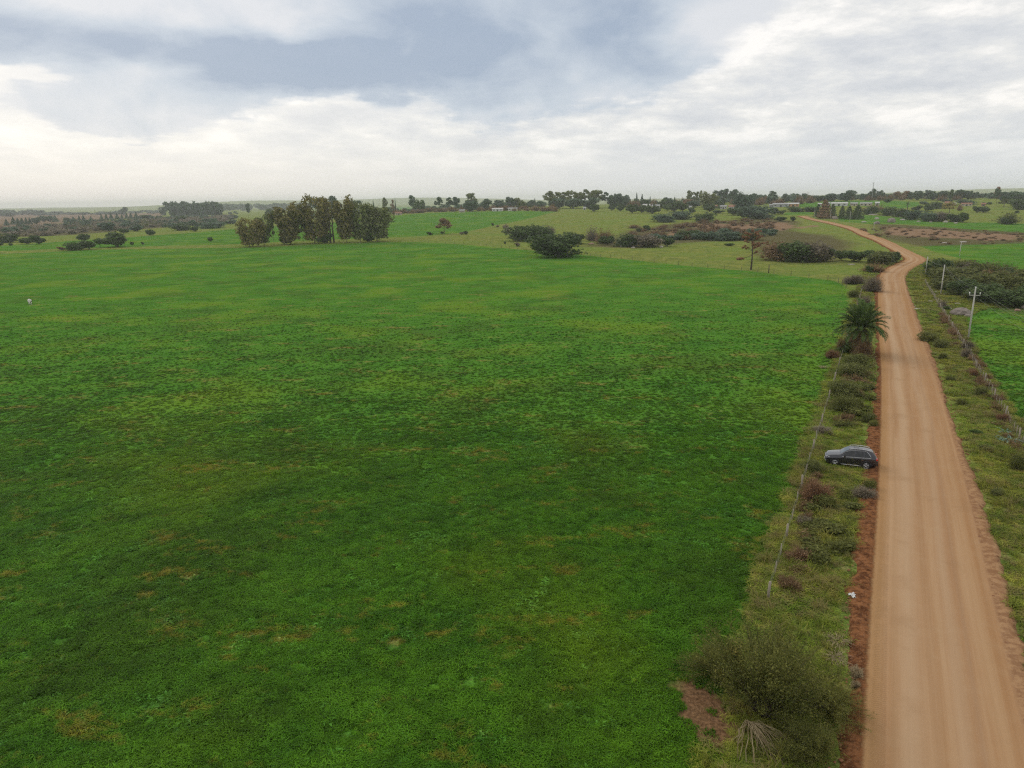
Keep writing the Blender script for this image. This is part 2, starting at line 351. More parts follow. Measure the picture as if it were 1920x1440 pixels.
hb = B.m('ADD', B.noise(Pf, 1.6, 5, .7), B.m('MULTIPLY', e1, 1.2))
surf(B, pbr(B, c, .95, hb, .6, .3, spec=0.0))
ground = link('ground', me, M_ground); tag(ground, kind='structure')

# ------------------------------------------------------------------ dirt road: graded crown, windrows of loose red earth along both edges
U = np.r_[np.linspace(-5.6, -2.7, 30), np.linspace(-2.4, 2.4, 15), np.linspace(2.6, 4.5, 20)]
T = np.gradient(ROADC, axis=0); T /= np.linalg.norm(T, axis=1)[:, None]; Nn = np.c_[T[:, 1], -T[:, 0]]
uu, ss_ = np.meshgrid(U, RS)
far = sstep(330, 420, ss_)
jl = (fbm(ss_ / 2.6, ss_ * 0 + 3, 4, 3) - .47) * 1.5 + (fbm(ss_ / 11, ss_ * 0 + 8, 3, 13) - .45) * 2.2
jr = (fbm(ss_ / 1.3, ss_ * 0 + 5, 4, 4) - .47) * .55 + (fbm(ss_ / 17, ss_ * 0 + 4, 3, 23) - .45) * 1.3
lw = 1.15 * (1 - .55 * sstep(105, 150, ss_)) + .45 * sstep(150, 200, ss_)   # the loose bank is widest near us
le = -3.05 - lw - jl * .65; re = 3.55 + jr
px_ = ROADC[:, 0][:, None] + Nn[:, 0][:, None] * uu; py_ = ROADC[:, 1][:, None] + Nn[:, 1][:, None] * uu
zr = .10 + .05 * (1 - (uu / 3) ** 2)
bl = np.exp(-((uu + 3.35 + .1 * jl) / .40) ** 2); br = np.exp(-((uu - 3.25 - jr * .5) / .26) ** 2)
clod = (fbm(px_ * 6.5, py_ * 6.5, 3, 31) - .42) * 1.0
zr = np.where(np.abs(uu) > 2.6, .10, zr) + .10 * bl * (.6 + clod) + .06 * br * (.7 + .5 * clod)
loose = sstep(2.9, 3.4, np.abs(uu)); zr = zr + loose * np.maximum(clod, -.3) * np.where(uu < 0, .11, .045)
zr = zr - .03 * np.exp(-((uu - 2.75) / .22) ** 2)
edge = np.where(uu < 0, uu - le, re - uu)            # >0 on the road side of the ragged margin
zr = zr * sstep(-.05, .30, edge) - .12 * (1 - sstep(-.25, .12, edge)) + .02
rz = ter(px_, py_) + zr + .05 * sstep(300, 500, ss_)
me = bpy.data.meshes.new('dirt_road'); nr, nc = uu.shape
me.vertices.add(nr * nc); me.vertices.foreach_set('co', np.c_[px_.ravel(), py_.ravel(), rz.ravel()].ravel())
ii = (np.arange(nr - 1)[:, None] * nc + np.arange(nc - 1)[None, :]).ravel(); q = np.c_[ii, ii + 1, ii + nc + 1, ii + nc].astype(np.int32)
me.loops.add(q.size); me.loops.foreach_set('vertex_index', q.ravel()); me.polygons.add(len(q))
me.polygons.foreach_set('loop_start', np.arange(len(q), dtype=np.int32) * 4); me.polygons.foreach_set('use_smooth', np.ones(len(q), bool)); me.update(calc_edges=True)
a = me.attributes.new('across', 'FLOAT', 'POINT'); a.data.foreach_set('value', uu.ravel().astype(np.float32))
a = me.attributes.new('along', 'FLOAT', 'POINT'); a.data.foreach_set('value', ss_.ravel().astype(np.float32))
M_road, B = mat('packed_red_earth')
u_, v_ = attr('across'), attr('along')
P = B.n('ShaderNodeNewGeometry').outputs['Position']
s1 = B.noise(B.xyz(B.m('MULTIPLY', u_, 1.1), B.m('MULTIPLY', v_, .018)), 1.0, 5, .62); s2 = B.noise(B.xyz(B.m('MULTIPLY', u_, 5.0), B.m('MULTIPLY', v_, .06), 4.0), 1.0, 5, .65)
s3 = B.noise(P, .7, 4, .65); s4 = B.noise(P, 9.0, 3, .7); s5 = B.noise(P, 2.4, 5, .7)
wob = B.m('ADD', u_, B.m('MULTIPLY', B.m('SUBTRACT', B.noise(B.xyz(0.0, B.m('MULTIPLY', v_, .035)), 1.0, 3), .5), 1.3))
c = B.mix(B.ss(s1, .30, .70), (.375, .202, .095), (.470, .298, .165))
c = B.mix(B.m('MULTIPLY', B.ss(s2, .42, .70), .24), c, (.33, .185, .085))
c = B.mix(B.m('MULTIPLY', B.ss(s3, .45, .75), .35), c, (.45, .29, .16))
def band(u0, wd, amt, col):
    global c
    k = B.m('EXPONENT', B.m('MULTIPLY', B.m('POWER', B.m('DIVIDE', B.m('ABSOLUTE', B.m('SUBTRACT', wob, u0)), wd), 2.0), -1.0))
    c = B.mix(B.m('MULTIPLY', k, amt), c, col)
band(-1.25, .55, .55, (.51, .36, .225)); band(.65, .38, .45, (.48, .335, .21)); band(-.35, .25, .20, (.33, .205, .115)); band(1.25, .15, .30, (.33, .21, .13)); band(-1.95, .14, .26, (.31, .175, .08)); band(2.2, .5, .30, (.40, .23, .11))
c = B.mix(B.m('MULTIPLY', B.ss(B.noise(B.vm('ADD', P, (13, 41, 0)), .22, 5, .65), .52, .70), .38), c, (.33, .195, .10))
c = B.mix(B.m('MULTIPLY', B.ss(u_, -2.2, -2.75), .65), c, (.37, .205, .085))
lo = B.ss(B.m('ADD', B.m('MULTIPLY', u_, -1.0), B.m('MULTIPLY', B.m('SUBTRACT', s5, .5), .5)), 2.95, 3.2)
red = B.mix(B.ss(s5, .36, .64), (.085, .034, .016), (.255, .110, .046)); red = B.mix(B.m('MULTIPLY', B.ss(s4, .5, .75), .5), red, (.36, .20, .10))
c = B.mix(lo, c, red)
lo2 = B.ss(B.m('ADD', u_, B.m('MULTIPLY', B.m('SUBTRACT', s5, .5), .6)), 2.75, 3.0)
c = B.mix(B.m('MULTIPLY', lo2, .70), c, B.mix(B.ss(s5, .4, .62), (.20, .095, .048), (.37, .215, .11)))
ph = B.m('ADD', B.m('MULTIPLY', v_, 42.0), B.m('MULTIPLY', B.m('PINGPONG', B.m('ADD', u_, 3.0), .22), 14.0))
near = B.ss(v_, 108.0, 86.0)
treadm = B.m('MULTIPLY', B.m('MULTIPLY', B.ss(B.m('ABSOLUTE', B.m('ADD', u_, 2.55)), .36, .24), near), B.ss(s3, .30, .5))
tread2 = B.m('MULTIPLY', B.m('MULTIPLY', B.ss(B.m('ABSOLUTE', B.m('ADD', u_, 3.12)), .16, .08), near), 1.0)
tr = B.m('MULTIPLY', B.m('SINE', ph), B.m('ADD', treadm, tread2))
hgt = B.m('ADD', B.m('ADD', B.m('MULTIPLY', tr, .45), B.m('MULTIPLY', s2, .7)), B.m('ADD', B.m('MULTIPLY', s4, .25), B.m('MULTIPLY', B.m('MULTIPLY', s5, lo), 1.2)))
surf(B, pbr(B, c, .92, hgt, .6, .07, spec=0.0))
road = link('dirt_road', me, M_road); tag(road, kind='structure')
print('ground', nx, ny, 'road', nr, nc)
# ------------------------------------------------------------------ grass: tufts scattered by geometry nodes (uncountable)
def blade_mat(name, group, tint, dry=0.0):
    m_, B = mat(name); c = grp(B, group)
    r = B.n('ShaderNodeObjectInfo').outputs['Random']
    isl = B.n('ShaderNodeNewGeometry').outputs['Random Per Island']
    k = B.m('ADD', B.m('MULTIPLY', r, .62), B.m('MULTIPLY', isl, .38))
    c = B.mix(1.0, c, B.mix(k, tuple(.38 * t for t in tint), tuple(1.75 * t for t in tint)), 'MULTIPLY')
    if dry: c = B.mix(B.ss(r, 1 - dry, 1 - dry + .1, 0, .8), c, (.26, .20, .09))
    df = B.n('ShaderNodeBsdfPrincipled', {'Base Color': c, 'Roughness': .7, 'Specular IOR Level': .08}); tl = B.n('ShaderNodeBsdfTranslucent', {'Color': c})
    surf(B, B.n('ShaderNodeMixShader', {0: .28, 1: df.outputs[0], 2: tl.outputs[0]}).outputs[0]); return m_
def tuft(seed, nb_, rad, ln, wd, lean, m_):
    rg = np.random.default_rng(seed); b = MB()
    for i in range(nb_):
        r, a = rad * math.sqrt(rg.random()), rg.random() * 6.283; p = np.array([r * math.cos(a), r * math.sin(a), -.02])
        a2 = rg.random() * 6.283; L = ln * (.5 + .8 * rg.random()); le_ = lean * (.4 + rg.random())
        o_ = np.array([math.cos(a2), math.sin(a2), 0]); s_ = np.array([-o_[1], o_[0], 0]) * wd * (.7 + .6 * rg.random())
        mid = p + o_ * L * le_ * .45 + np.array([0, 0, L * .62]); tip = p + o_ * L * le_ * 1.25 + np.array([0, 0, L * (.95 - .35 * le_)])
        b.add([p - s_ * .5, p + s_ * .5, mid + s_ * .55, mid - s_ * .55, tip], [(0, 1, 2, 3), (3, 2, 4)])
    o = bpy.data.objects.new('tuft', b.mesh('tuft')); o.data.materials.append(m_); return o
def scatter(name, pts, scl, protos, seed=1):
    n_ = len(pts); rg = np.random.default_rng(seed); me = bpy.data.meshes.new(name); me.vertices.add(n_); me.vertices.foreach_set('co', np.asarray(pts, float).ravel())
    for nm, ty, v in (('turn', 'FLOAT', rg.random(n_) * 6.283), ('size', 'FLOAT', np.asarray(scl, float)), ('pick', 'INT', rg.integers(0, len(protos), n_))):
        a = me.attributes.new(nm, ty, 'POINT'); a.data.foreach_set('value', v.astype(np.float32 if ty == 'FLOAT' else np.int32))
    o = link(name, me); g = bpy.data.node_groups.new(name, 'GeometryNodeTree'); B = NB(g)
    g.interface.new_socket('Geometry', in_out='INPUT', socket_type='NodeSocketGeometry'); g.interface.new_socket('Geometry', in_out='OUTPUT', socket_type='NodeSocketGeometry')
    gi, go = B.n('NodeGroupInput'), B.n('NodeGroupOutput'); jn = B.n('GeometryNodeJoinGeometry')
    for p in protos:
        oi = B.n('GeometryNodeObjectInfo'); oi.inputs['Object'].default_value = p; oi.inputs['As Instance'].default_value = True
        g.links.new(oi.outputs['Geometry'], jn.inputs[0])
    def na(nm, ty): nd = B.n('GeometryNodeInputNamedAttribute', data_type=ty); nd.inputs['Name'].default_value = nm; return nd.outputs[0]
    ip = B.n('GeometryNodeInstanceOnPoints'); ip.inputs['Pick Instance'].default_value = True
    g.links.new(gi.outputs[0], ip.inputs['Points']); g.links.new(jn.outputs[0], ip.inputs['Instance']); g.links.new(na('pick', 'INT'), ip.inputs['Instance Index'])
    g.links.new(B.xyz(0.0, 0.0, na('turn', 'FLOAT')), ip.inputs['Rotation']); g.links.new(na('size', 'FLOAT'), ip.inputs['Scale']); g.links.new(ip.outputs[0], go.inputs[0])
    md = o.modifiers.new('scatter', 'NODES'); md.node_group = g; return o
def spread(rg, n_, x0, x1, y0, y1, dens):            # random spots on the land in front of the camera
    P = np.c_[rg.uniform(x0, x1, n_), rg.uniform(y0, y1, n_)]; return P[rg.random(n_) < dens(P[:, 0], P[:, 1])]
def inview(x, y, pad=4.0): return (np.abs(x) < y * .80 + 16 + pad) & (y > 14)
M_crop = blade_mat('forage_leaf', G_CROP, (.93, .92, .40)); M_verge = blade_mat('rough_grass', G_PAST, (1.42, 1.38, .90), .25)
M_tall = blade_mat('dry_tall_grass', G_PAST, (1.38, 1.22, .95), .45); M_clover = blade_mat('broad_leaf', G_CROP, (1.0, 1.05, 1.0))
rg = np.random.default_rng(11)
pr = [tuft(k, 60, .24, .16, .028, .9, M_crop) for k in range(5)]
P = spread(rg, 1500000, -190, 130, 14, 230, lambda x, y: inview(x, y) * np.minimum(1, (50 / np.maximum(y, 30)) ** 1.8) * np.clip((225 - y) / 175, 0, 1) ** 1.4)
P = P[(field(P[:, 0], P[:, 1], CROP) > -.6 + 1.6 * (rg.random(len(P)) - .5)) & ((field(P[:, 0], P[:, 1], DRY) < -.5 + 1.2 * rg.random(len(P))) | (rg.random(len(P)) < .04)) & (np.abs(road_sd(P[:, 0], P[:, 1])) > 5.0)]
thin = vnoise(P[:, 0] * .8, P[:, 1] * .8, 70) * .6 + vnoise(P[:, 0] * .17, P[:, 1] * .17, 71) * .5
P = P[rg.random(len(P)) < .62 + .6 * sstep(.25, .6, thin)]
sc = (.6 + .75 * rg.random(len(P))) * (.75 + .55 * vnoise(P[:, 0] * .55, P[:, 1] * .55, 72)) * (1 - .38 * sstep(40, 85, P[:, 1])) * (1 - .4 * sstep(110, 215, P[:, 1]))
tag(scatter('forage_grass', np.c_[P, ter(P[:, 0], P[:, 1])], sc, pr, 2), 'short dense green forage covering the big field', 'grass', kind='stuff'); n_a = len(P)
pb = [tuft(40 + k, 16, .16, .15, .075, 1.1, M_clover) for k in range(3)]
P = spread(rg, 42000, -60, 60, 14, 80, lambda x, y: inview(x, y) * np.clip((85 - y) / 40, 0, 1)); P = P[(field(P[:, 0], P[:, 1], CROP[:1]) > .8) & (field(P[:, 0], P[:, 1], DRY) < -.5)]
P = P[rg.random(len(P)) < .1 + .9 * sstep(.5, .72, fbm(P[:, 0] * .3, P[:, 1] * .3, 3, 80) + .1)]
tag(scatter('broadleaf_weeds', np.c_[P, ter(P[:, 0], P[:, 1])], .6 + .7 * rg.random(len(P)), pb, 4), 'scattered broad leaved weeds in the near field', 'weeds', kind='stuff')
pv = [tuft(20 + k, 100, .36, .25, .020, .95, M_verge) for k in range(5)]
P = spread(rg, 400000, 2, 150, 12, 250, lambda x, y: inview(x, y, 8) * np.minimum(1, 55 / np.maximum(y, 30)))
rs = road_sd(P[:, 0], P[:, 1]); fl = (P - FL[0]) @ np.array([FL[1][1], -FL[1][0]])
ok = (rs < -3.75 - 1.0 * rg.random(len(P)) ** .5) & (fl > -1.2 + .5 * rg.random(len(P))) | (rs > 3.45 + .9 * rg.random(len(P)) ** .5) & (field(P[:, 0], P[:, 1], CROP[3:4]) < .6)
ok &= rg.random(len(P)) < .6 + .6 * sstep(.3, .6, vnoise(P[:, 0] * .6, P[:, 1] * .6, 90))
ok &= (field(P[:, 0], P[:, 1], DRY) < .15) | (rg.random(len(P)) < .10)
P = P[ok]; sc = (.55 + .8 * rg.random(len(P))) * (.6 + .8 * vnoise(P[:, 0] * .4, P[:, 1] * .4, 91)) * (1 + .5 * sstep(60, 200, P[:, 1]))
tag(scatter('verge_grass', np.c_[P, ter(P[:, 0], P[:, 1])], sc, pv, 3), 'rough olive and straw grass on both road verges', 'grass', kind='stuff')
pt = [tuft(60 + k, 46, .22, .62, .016, .8, M_tall) for k in range(4)]
Q = spread(rg, 60000, 2, 150, 12, 240, lambda x, y: inview(x, y, 8) * np.minimum(1, 60 / np.maximum(y, 30))); rs = road_sd(Q[:, 0], Q[:, 1]); fl = (Q - FL[0]) @ np.array([FL[1][1], -FL[1][0]]); fr = (Q - FR[0]) @ np.array([FR[1][1], -FR[1][0]])
ok = (rs < -4.9) & (fl > -.9) | (rs > 4.2) & (fr < 1.5); ok &= rg.random(len(Q)) < .05 + .95 * sstep(.52, .70, fbm(Q[:, 0] * .32, Q[:, 1] * .32, 3, 95) + .12 + .10 * np.exp(-(fl / 1.2) ** 2) + .10 * np.exp(-(fr / 1.2) ** 2)); ok &= field(Q[:, 0], Q[:, 1], DRY) < .2; Q = Q[ok]
tag(scatter('tall_verge_grass', np.c_[Q, ter(Q[:, 0], Q[:, 1])], .6 + .7 * rg.random(len(Q)), pt, 5), 'taller dry grass clumps on the verges and under the fences', 'grass', kind='stuff')
M_clod = simple('earth_clod', (.22, .10, .048), .95, vary=.5, scale=5)
def clod(seed):
    import bmesh
    bm = bmesh.new(); bmesh.ops.create_icosphere(bm, subdivisions=1, radius=.5); rr = random.Random(seed)
    for v in bm.verts: v.co = v.co * (.65 + .6 * rr.random()); v.co.z *= .6
    me_ = bpy.data.meshes.new('clod'); bm.to_mesh(me_); bm.free(); me_.materials.append(M_clod); return bpy.data.objects.new('clod', me_)
si = rg.integers(60, len(RS) - 1, 9000); si = si[RS[si] < 330]; lft = rg.random(len(si)) < .68
off = np.where(lft, -3.15 - 1.25 * rg.random(len(si)) ** 1.3, 3.0 + .75 * rg.random(len(si))); C_ = ROADC[si] + Nn[si] * off[:, None]
tag(scatter('earth_clods', np.c_[C_, ter(C_[:, 0], C_[:, 1]) + .10], .05 + .17 * rg.random(len(si)) ** 3, [clod(k) for k in range(4)], 9), 'loose red earth clods along both road edges', 'clods', kind='stuff')
print('tall', len(Q)); print('tufts', n_a, len(P))

# ------------------------------------------------------------------ foliage and wood materials
def leaf_mat(name, a, b, tl=.30, sc_=.5):
    m_, B = mat(name); P = B.n('ShaderNodeNewGeometry').outputs['Position']
    isl = B.n('ShaderNodeNewGeometry').outputs['Random Per Island']; r = B.n('ShaderNodeObjectInfo').outputs['Random']
    f = B.m('ADD', B.m('MULTIPLY', isl, .5), B.m('ADD', B.m('MULTIPLY', B.noise(P, sc_, 3, .6), .6), B.m('MULTIPLY', r, .25)))
    c = B.mix(B.ss(f, .3, 1.0), a, b)
    df = B.n('ShaderNodeBsdfPrincipled', {'Base Color': c, 'Roughness': .65, 'Specular IOR Level': .12}); t = B.n('ShaderNodeBsdfTranslucent', {'Color': c})
    surf(B, B.n('ShaderNodeMixShader', {0: tl, 1: df.outputs[0], 2: t.outputs[0]}).outputs[0]); return m_
LM = {'dark': leaf_mat('dark_leaf', (0.046, 0.076, 0.026), (0.118, 0.170, 0.055)), 'green': leaf_mat('green_leaf', (0.052, 0.096, 0.025), (0.131, 0.193, 0.052)),
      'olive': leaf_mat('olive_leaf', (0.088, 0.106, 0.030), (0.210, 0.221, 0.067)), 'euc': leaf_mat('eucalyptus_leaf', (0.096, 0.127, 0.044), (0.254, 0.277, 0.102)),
      'blue': leaf_mat('blue_green_leaf', (0.062, 0.104, 0.065), (0.144, 0.208, 0.126)), 'brown': leaf_mat('brown_leaf', (0.149, 0.091, 0.045), (0.350, 0.228, 0.123)),
      'rust': leaf_mat('rust_leaf', (0.193, 0.088, 0.049), (0.403, 0.210, 0.123)), 'grey': leaf_mat('grey_twig', (0.131, 0.108, 0.075), (0.333, 0.280, 0.199)),
      'gold': leaf_mat('gold_leaf', (0.175, 0.158, 0.035), (0.403, 0.333, 0.088)), 'eucbrown': leaf_mat('browning_eucalyptus_leaf', (0.111, 0.112, 0.037), (0.332, 0.278, 0.092)),
      'broom': leaf_mat('broom_leaf', (0.083, 0.100, 0.022), (0.289, 0.277, 0.073)), 'straw': leaf_mat('dry_straw', (.24, .18, .10), (.48, .39, .24)),
      'red': leaf_mat('red_brown_twig', (0.140, 0.070, 0.042), (0.333, 0.193, 0.105)), 'agave': leaf_mat('agave_leaf', (0.140, 0.228, 0.158), (0.280, 0.403, 0.298)),
      'verge': leaf_mat('verge_leaf', (0.074, 0.087, 0.022), (0.224, 0.234, 0.061)), 'palm': leaf_mat('palm_leaf', (0.054, 0.101, 0.026), (0.164, 0.231, 0.064))}
M_bark = simple('bark', (.14, .105, .075), .9, vary=.4, scale=6); M_barkd = simple('dark_bark', (.075, .055, .042), .9, vary=.4, scale=6)

# ------------------------------------------------------------------ crown generators, unit size: 1 wide, 1 high, standing on z = 0
def rdir(rg, n_): v = rg.normal(size=(n_, 3)); return v / np.linalg.norm(v, axis=1)[:, None]
def diamonds(c, nrm, size, asp, rg):
    n_ = len(c); t = np.cross(nrm, rdir(rg, n_)); t /= np.linalg.norm(t, axis=1)[:, None] + 1e-9; b = np.cross(nrm, t)
    t = t * (size * asp)[:, None] * .5; b = b * size[:, None] * .5
    return np.stack([c - t, c + b, c + t, c - b], 1).reshape(-1, 3)
def slivers(p0, p1, wd, rg):
    e = p1 - p0; s_ = np.cross(e, rdir(rg, len(p0))); s_ /= np.linalg.norm(s_, axis=1)[:, None] + 1e-9; s_ = s_ * wd * .5
    return np.stack([p0 - s_, p0 + s_, p1 + s_ * .4, p1 - s_ * .4], 1).reshape(-1, 3)
def quadmesh(name, V_):
    me = bpy.data.meshes.new(name); n_ = len(V_); nf = n_ // 4
    me.vertices.add(n_); me.vertices.foreach_set('co', np.ascontiguousarray(V_, float).ravel())
    me.loops.add(n_); me.loops.foreach_set('vertex_index', np.arange(n_, dtype=np.int32)); me.polygons.add(nf); me.polygons.foreach_set('loop_start', np.arange(nf, dtype=np.int32) * 4)
    me.update(calc_edges=True); return me
def blobs_to_leaves(rg, bl, n_, size, asp=1.5, fill=.62):
    bl = np.array(bl, float); wt = (bl[:, 3] * bl[:, 5]) ** 1.0; k = rg.choice(len(bl), n_, p=wt / wt.sum()); dr = rdir(rg, n_)
    lump = 1 + .25 * (vnoise(dr[:, 0] * 3 + k * 7.1, dr[:, 1] * 3 + dr[:, 2] * 2.3, 41) - .5) * 2
    r = (fill + (1 - fill) * rg.random(n_) ** .6) * lump
    c = bl[k, :3] + dr * bl[k, 3:6] * r[:, None]; c[:, 2] = np.abs(c[:, 2])
    nr_ = dr + .55 * rg.normal(size=(n_, 3)); nr_ /= np.linalg.norm(nr_, axis=1)[:, None]
    return diamonds(c, nr_, size * (.6 + .9 * rg.random(n_)), asp, rg)
def g_round(seed, n_=1500, size=.075, k=9, low=.3):
    rg = np.random.default_rng(seed); bl = [(0, 0, .42, .30, .30, .36)]
    for i in range(k):
        a = rg.random() * 6.283; r = .12 + .2 * rg.random(); s = .15 + .10 * rg.random()
        bl.append((r * math.cos(a), r * math.sin(a), low + (.92 - s - low) * rg.random() + .05, s, s, s * 1.0))
    return blobs_to_leaves(rg, bl, n_, size)
def g_euc(seed, n_=3400, size=.032, k=4):            # several upright leaders clothed in ragged foliage almost to the ground
    rg = np.random.default_rng(seed); bl = []
    for l in range(k):
        a = l * 6.283 / k + rg.random(); r0 = .10 + .17 * rg.random(); top = (.97 if l == 0 else .70 + .26 * rg.random()); m_ = 9
        for i in range(m_):
            z = .14 + (top - .20) * (i + rg.random() * .5) / m_; s = (.055 + .055 * rg.random()) * (1.25 - .45 * abs(z / top - .55)); rr = r0 * (.55 + .6 * z)
            bl.append((rr * math.cos(a) + rg.normal() * .045, rr * math.sin(a) + rg.normal() * .045, z, s * 1.25, s * 1.25, s * 1.15))
    return blobs_to_leaves(rg, bl, n_, size, 1.7, .15)
def g_umbrella(seed, n_=1300, size=.048, k=15, lo=.42):
    rg = np.random.default_rng(seed); bl = []
    for i in range(k):
        a = rg.random() * 6.283; z = lo + (.86 - lo) * (i + .5) / k; r = .30 * math.sqrt(rg.random()) * (1.15 - .5 * (z - lo) / (1 - lo)); s = .06 + .09 * rg.random()
        bl.append((r * math.cos(a), r * math.sin(a), z, s * 1.35, s * 1.35, s * .7))
    return blobs_to_leaves(rg, bl, n_, size, 1.5, .25)
def g_cone(seed, n_=900, size=.075, power=1.0):
    rg = np.random.default_rng(seed); z = rg.random(n_) ** 1.35; a = rg.random(n_) * 6.283
    r = .46 * (1 - z) ** power * (.55 + .45 * rg.random(n_) ** .5) * (.8 + .3 * np.sin(z * 40 + a)) + .015
    c = np.c_[r * np.cos(a), r * np.sin(a), .05 + .93 * z]; nr_ = np.c_[np.cos(a), np.sin(a), .6 + 0 * a] + .5 * rg.normal(size=(n_, 3)); nr_ /= np.linalg.norm(nr_, axis=1)[:, None]
    return diamonds(c, nr_, size * (.6 + .8 * rg.random(n_)), 1.6, rg)
def g_twig(seed, n_=900, wd=.012, leaf=350, size=.05):
    rg = np.random.default_rng(seed); dr = rdir(rg, n_); dr[:, 2] = np.abs(dr[:, 2]) * .9 + .15; dr /= np.linalg.norm(dr, axis=1)[:, None]
    lump = .40 + .95 * vnoise(dr[:, 0] * 4 + 5, dr[:, 1] * 4 + 5, seed); tip = dr * np.array([.48, .48, .95]) * (lump * (.55 + .45 * rg.random(n_)))[:, None]
    st = tip * (.15 + .6 * rg.random(n_))[:, None] + rg.normal(size=(n_, 3)) * .03; st[:, 2] = np.abs(st[:, 2])
    V_ = slivers(st, tip + rg.normal(size=(n_, 3)) * .03, wd, rg)
    j = rg.integers(0, n_, leaf); return np.r_[V_, diamonds(tip[j] + rg.normal(size=(leaf, 3)) * .03, rdir(rg, leaf), size * (.5 + rg.random(leaf)), 1.6, rg)]
def unit(V_):
    V_ = V_.copy(); q = np.percentile(np.abs(V_[:, :2]), 98.5); V_[:, :2] *= .5 / q; V_[:, 2] *= 1 / np.percentile(V_[:, 2], 99.7); return V_
_qm = quadmesh
def quadmesh(name, V_, norm=True): return _qm(name, unit(V_) if norm else V_)
PROTO = {'round': [quadmesh('round_foliage', g_round(s)) for s in (1, 2, 3, 4)],
         'fine': [quadmesh('fine_foliage', np.r_[g_round(s, 3800, .030, 15, .12), g_twig(s + 60, 1500, .006, 1300, .026)]) for s in (11, 12, 13)],
         'low': [quadmesh('spreading_foliage', np.r_[g_round(s, 1700, .052, 17, .12), g_twig(s + 60, 350, .010, 350, .045)]) for s in (21, 22, 23)],
         'euc': [quadmesh('tall_foliage', g_euc(s)) for s in (31, 32, 33, 34)], 'umb': [quadmesh('canopy_foliage', g_umbrella(s)) for s in (41, 42, 43)],
         'tuf': [quadmesh('tufted_foliage', g_umbrella(s, 1100, .05, 13, .3)) for s in (45, 46)],
         'dome': [quadmesh('dome_foliage', g_umbrella(s, 1500, .045, 16, .36)) for s in (47, 48)],
         'cone': [quadmesh('cone_foliage', g_cone(s)) for s in (51, 52)], 'col': [quadmesh('column_foliage', g_cone(s, 900, .07, .55)) for s in (53, 54)],
         'twig': [quadmesh('twig_foliage', g_twig(s)) for s in (61, 62, 63)], 'ftwig': [quadmesh('fine_twig_foliage', g_twig(s, 3200, .007, 1500, .026)) for s in (64, 65)]}
def trunk_mesh(seed, top=.8, r=.03, limbs=5, lean=.04, fork=.4):
    rg = np.random.default_rng(seed); b = MB(); w_ = rg.normal(size=2) * lean
    pth = [np.array([w_[0] * t, w_[1] * t, -.03 + (top + .03) * t]) for t in np.linspace(0, 1, 6)]
    b.tube(pth, [r * (1 - .75 * t) for t in np.linspace(0, 1, 6)], 7)
    for i in range(limbs):
        t = fork + (1 - fork) * (i + .5) / limbs * .9; s_ = np.array([w_[0] * t, w_[1] * t, top * t]); a = i * 2.4 + rg.random()
        e_ = s_ + np.array([math.cos(a) * .26, math.sin(a) * .26, .17 + .08 * rg.random()]); b.tube([s_, s_ * .5 + e_ * .5 - np.array([0, 0, .02]), e_], [r * .5, r * .35, r * .14], 5)
    return b.mesh('trunk', True)
TRUNK = {'tree': [trunk_mesh(s) for s in (1, 2)], 'tall': [trunk_mesh(s, .85, .016, 7, .05, .45) for s in (3, 4)], 'cone': [trunk_mesh(5, .9, .02, 0, 0)], 'short': [trunk_mesh(6, .6, .05, 6, .05, .25)]}
_pick = [0]
def pick(L): _pick[0] += 1; return L[(_pick[0] * 7) % len(L)]
def shape(name, me, material, parent=None):
    o = bpy.data.objects.new(name, me); COL.objects.link(o)
    if not me.materials: me.materials.append(material)
    o.material_slots[0].link = 'OBJECT'; o.material_slots[0].material = material
    if parent: o.parent = parent
    return o
# kind: (object name, category, crown shapes, trunk shapes or None, default leaf)
KIND = {'B': ('bush', 'bush', 'round', None, 'dark'), 'F': ('bush', 'bush', 'fine', None, 'olive'), 'L': ('thicket_bush', 'bush', 'low', None, 'dark'), 'T': ('bare_bush', 'bush', 'twig', None, 'grey'), 'G': ('bare_bush', 'bush', 'ftwig', None, 'grey'),
        'E': ('eucalyptus_tree', 'tree', 'euc', 'tall', 'euc'), 'U': ('eucalyptus_tree', 'tree', 'umb', 'tall', 'euc'), 'V': ('eucalyptus_tree', 'tree', 'tuf', 'tall', 'euc'), 'C': ('conifer_tree', 'tree', 'cone', 'cone', 'blue'), 'K': ('cypress_tree', 'tree', 'col', 'cone', 'dark'),
        'R': ('tree', 'tree', 'round', 'short', 'green'), 'S': ('tree', 'tree', 'dome', 'tree', 'rust')}
def plant(kind, px, py, wpx, hpx, label, leaf=None, group=None, d=None, rz=None):
    nm, cat, cs, ts, dl = KIND[kind]
    if d is None: p = at(px, py, 1500)
    else:
        v = ray(px, 400); v = v[:2] / math.hypot(v[0], v[1]) * d; p = np.array([v[0], v[1], float(ter(*v))])
    k = 1 / ppm(p); wd = wpx * k
    if d is None: ht = hpx * k
    else: tv = ray(px, py); ht = max(3.0, CAM_H + tv[2] / math.hypot(tv[0], tv[1]) * d - p[2])
    rz = (px * 1.7 + py * .9) % 6.28 if rz is None else rz
    if ts is None: o = shape(nm, pick(PROTO[cs]), LM[leaf or dl]); o.location = p; q_ = random.Random(int(px * 31 + py * 17)); o.scale = (wd * q_.uniform(.9, 1.12), wd * q_.uniform(.75, 1.1), ht * q_.uniform(.92, 1.05)); o.rotation_euler = (q_.uniform(-.1, .1), q_.uniform(-.1, .1), rz if abs(math.sin(2 * rz)) < .5 else rz % .6)
    else:
        o = empty(nm, p, rz); o.scale = (wd, wd, ht)
        shape('crown', pick(PROTO[cs]), LM[leaf or dl], o); shape('trunk', pick(TRUNK[ts]), M_bark, o)
    tag(o, label, cat, group); return o
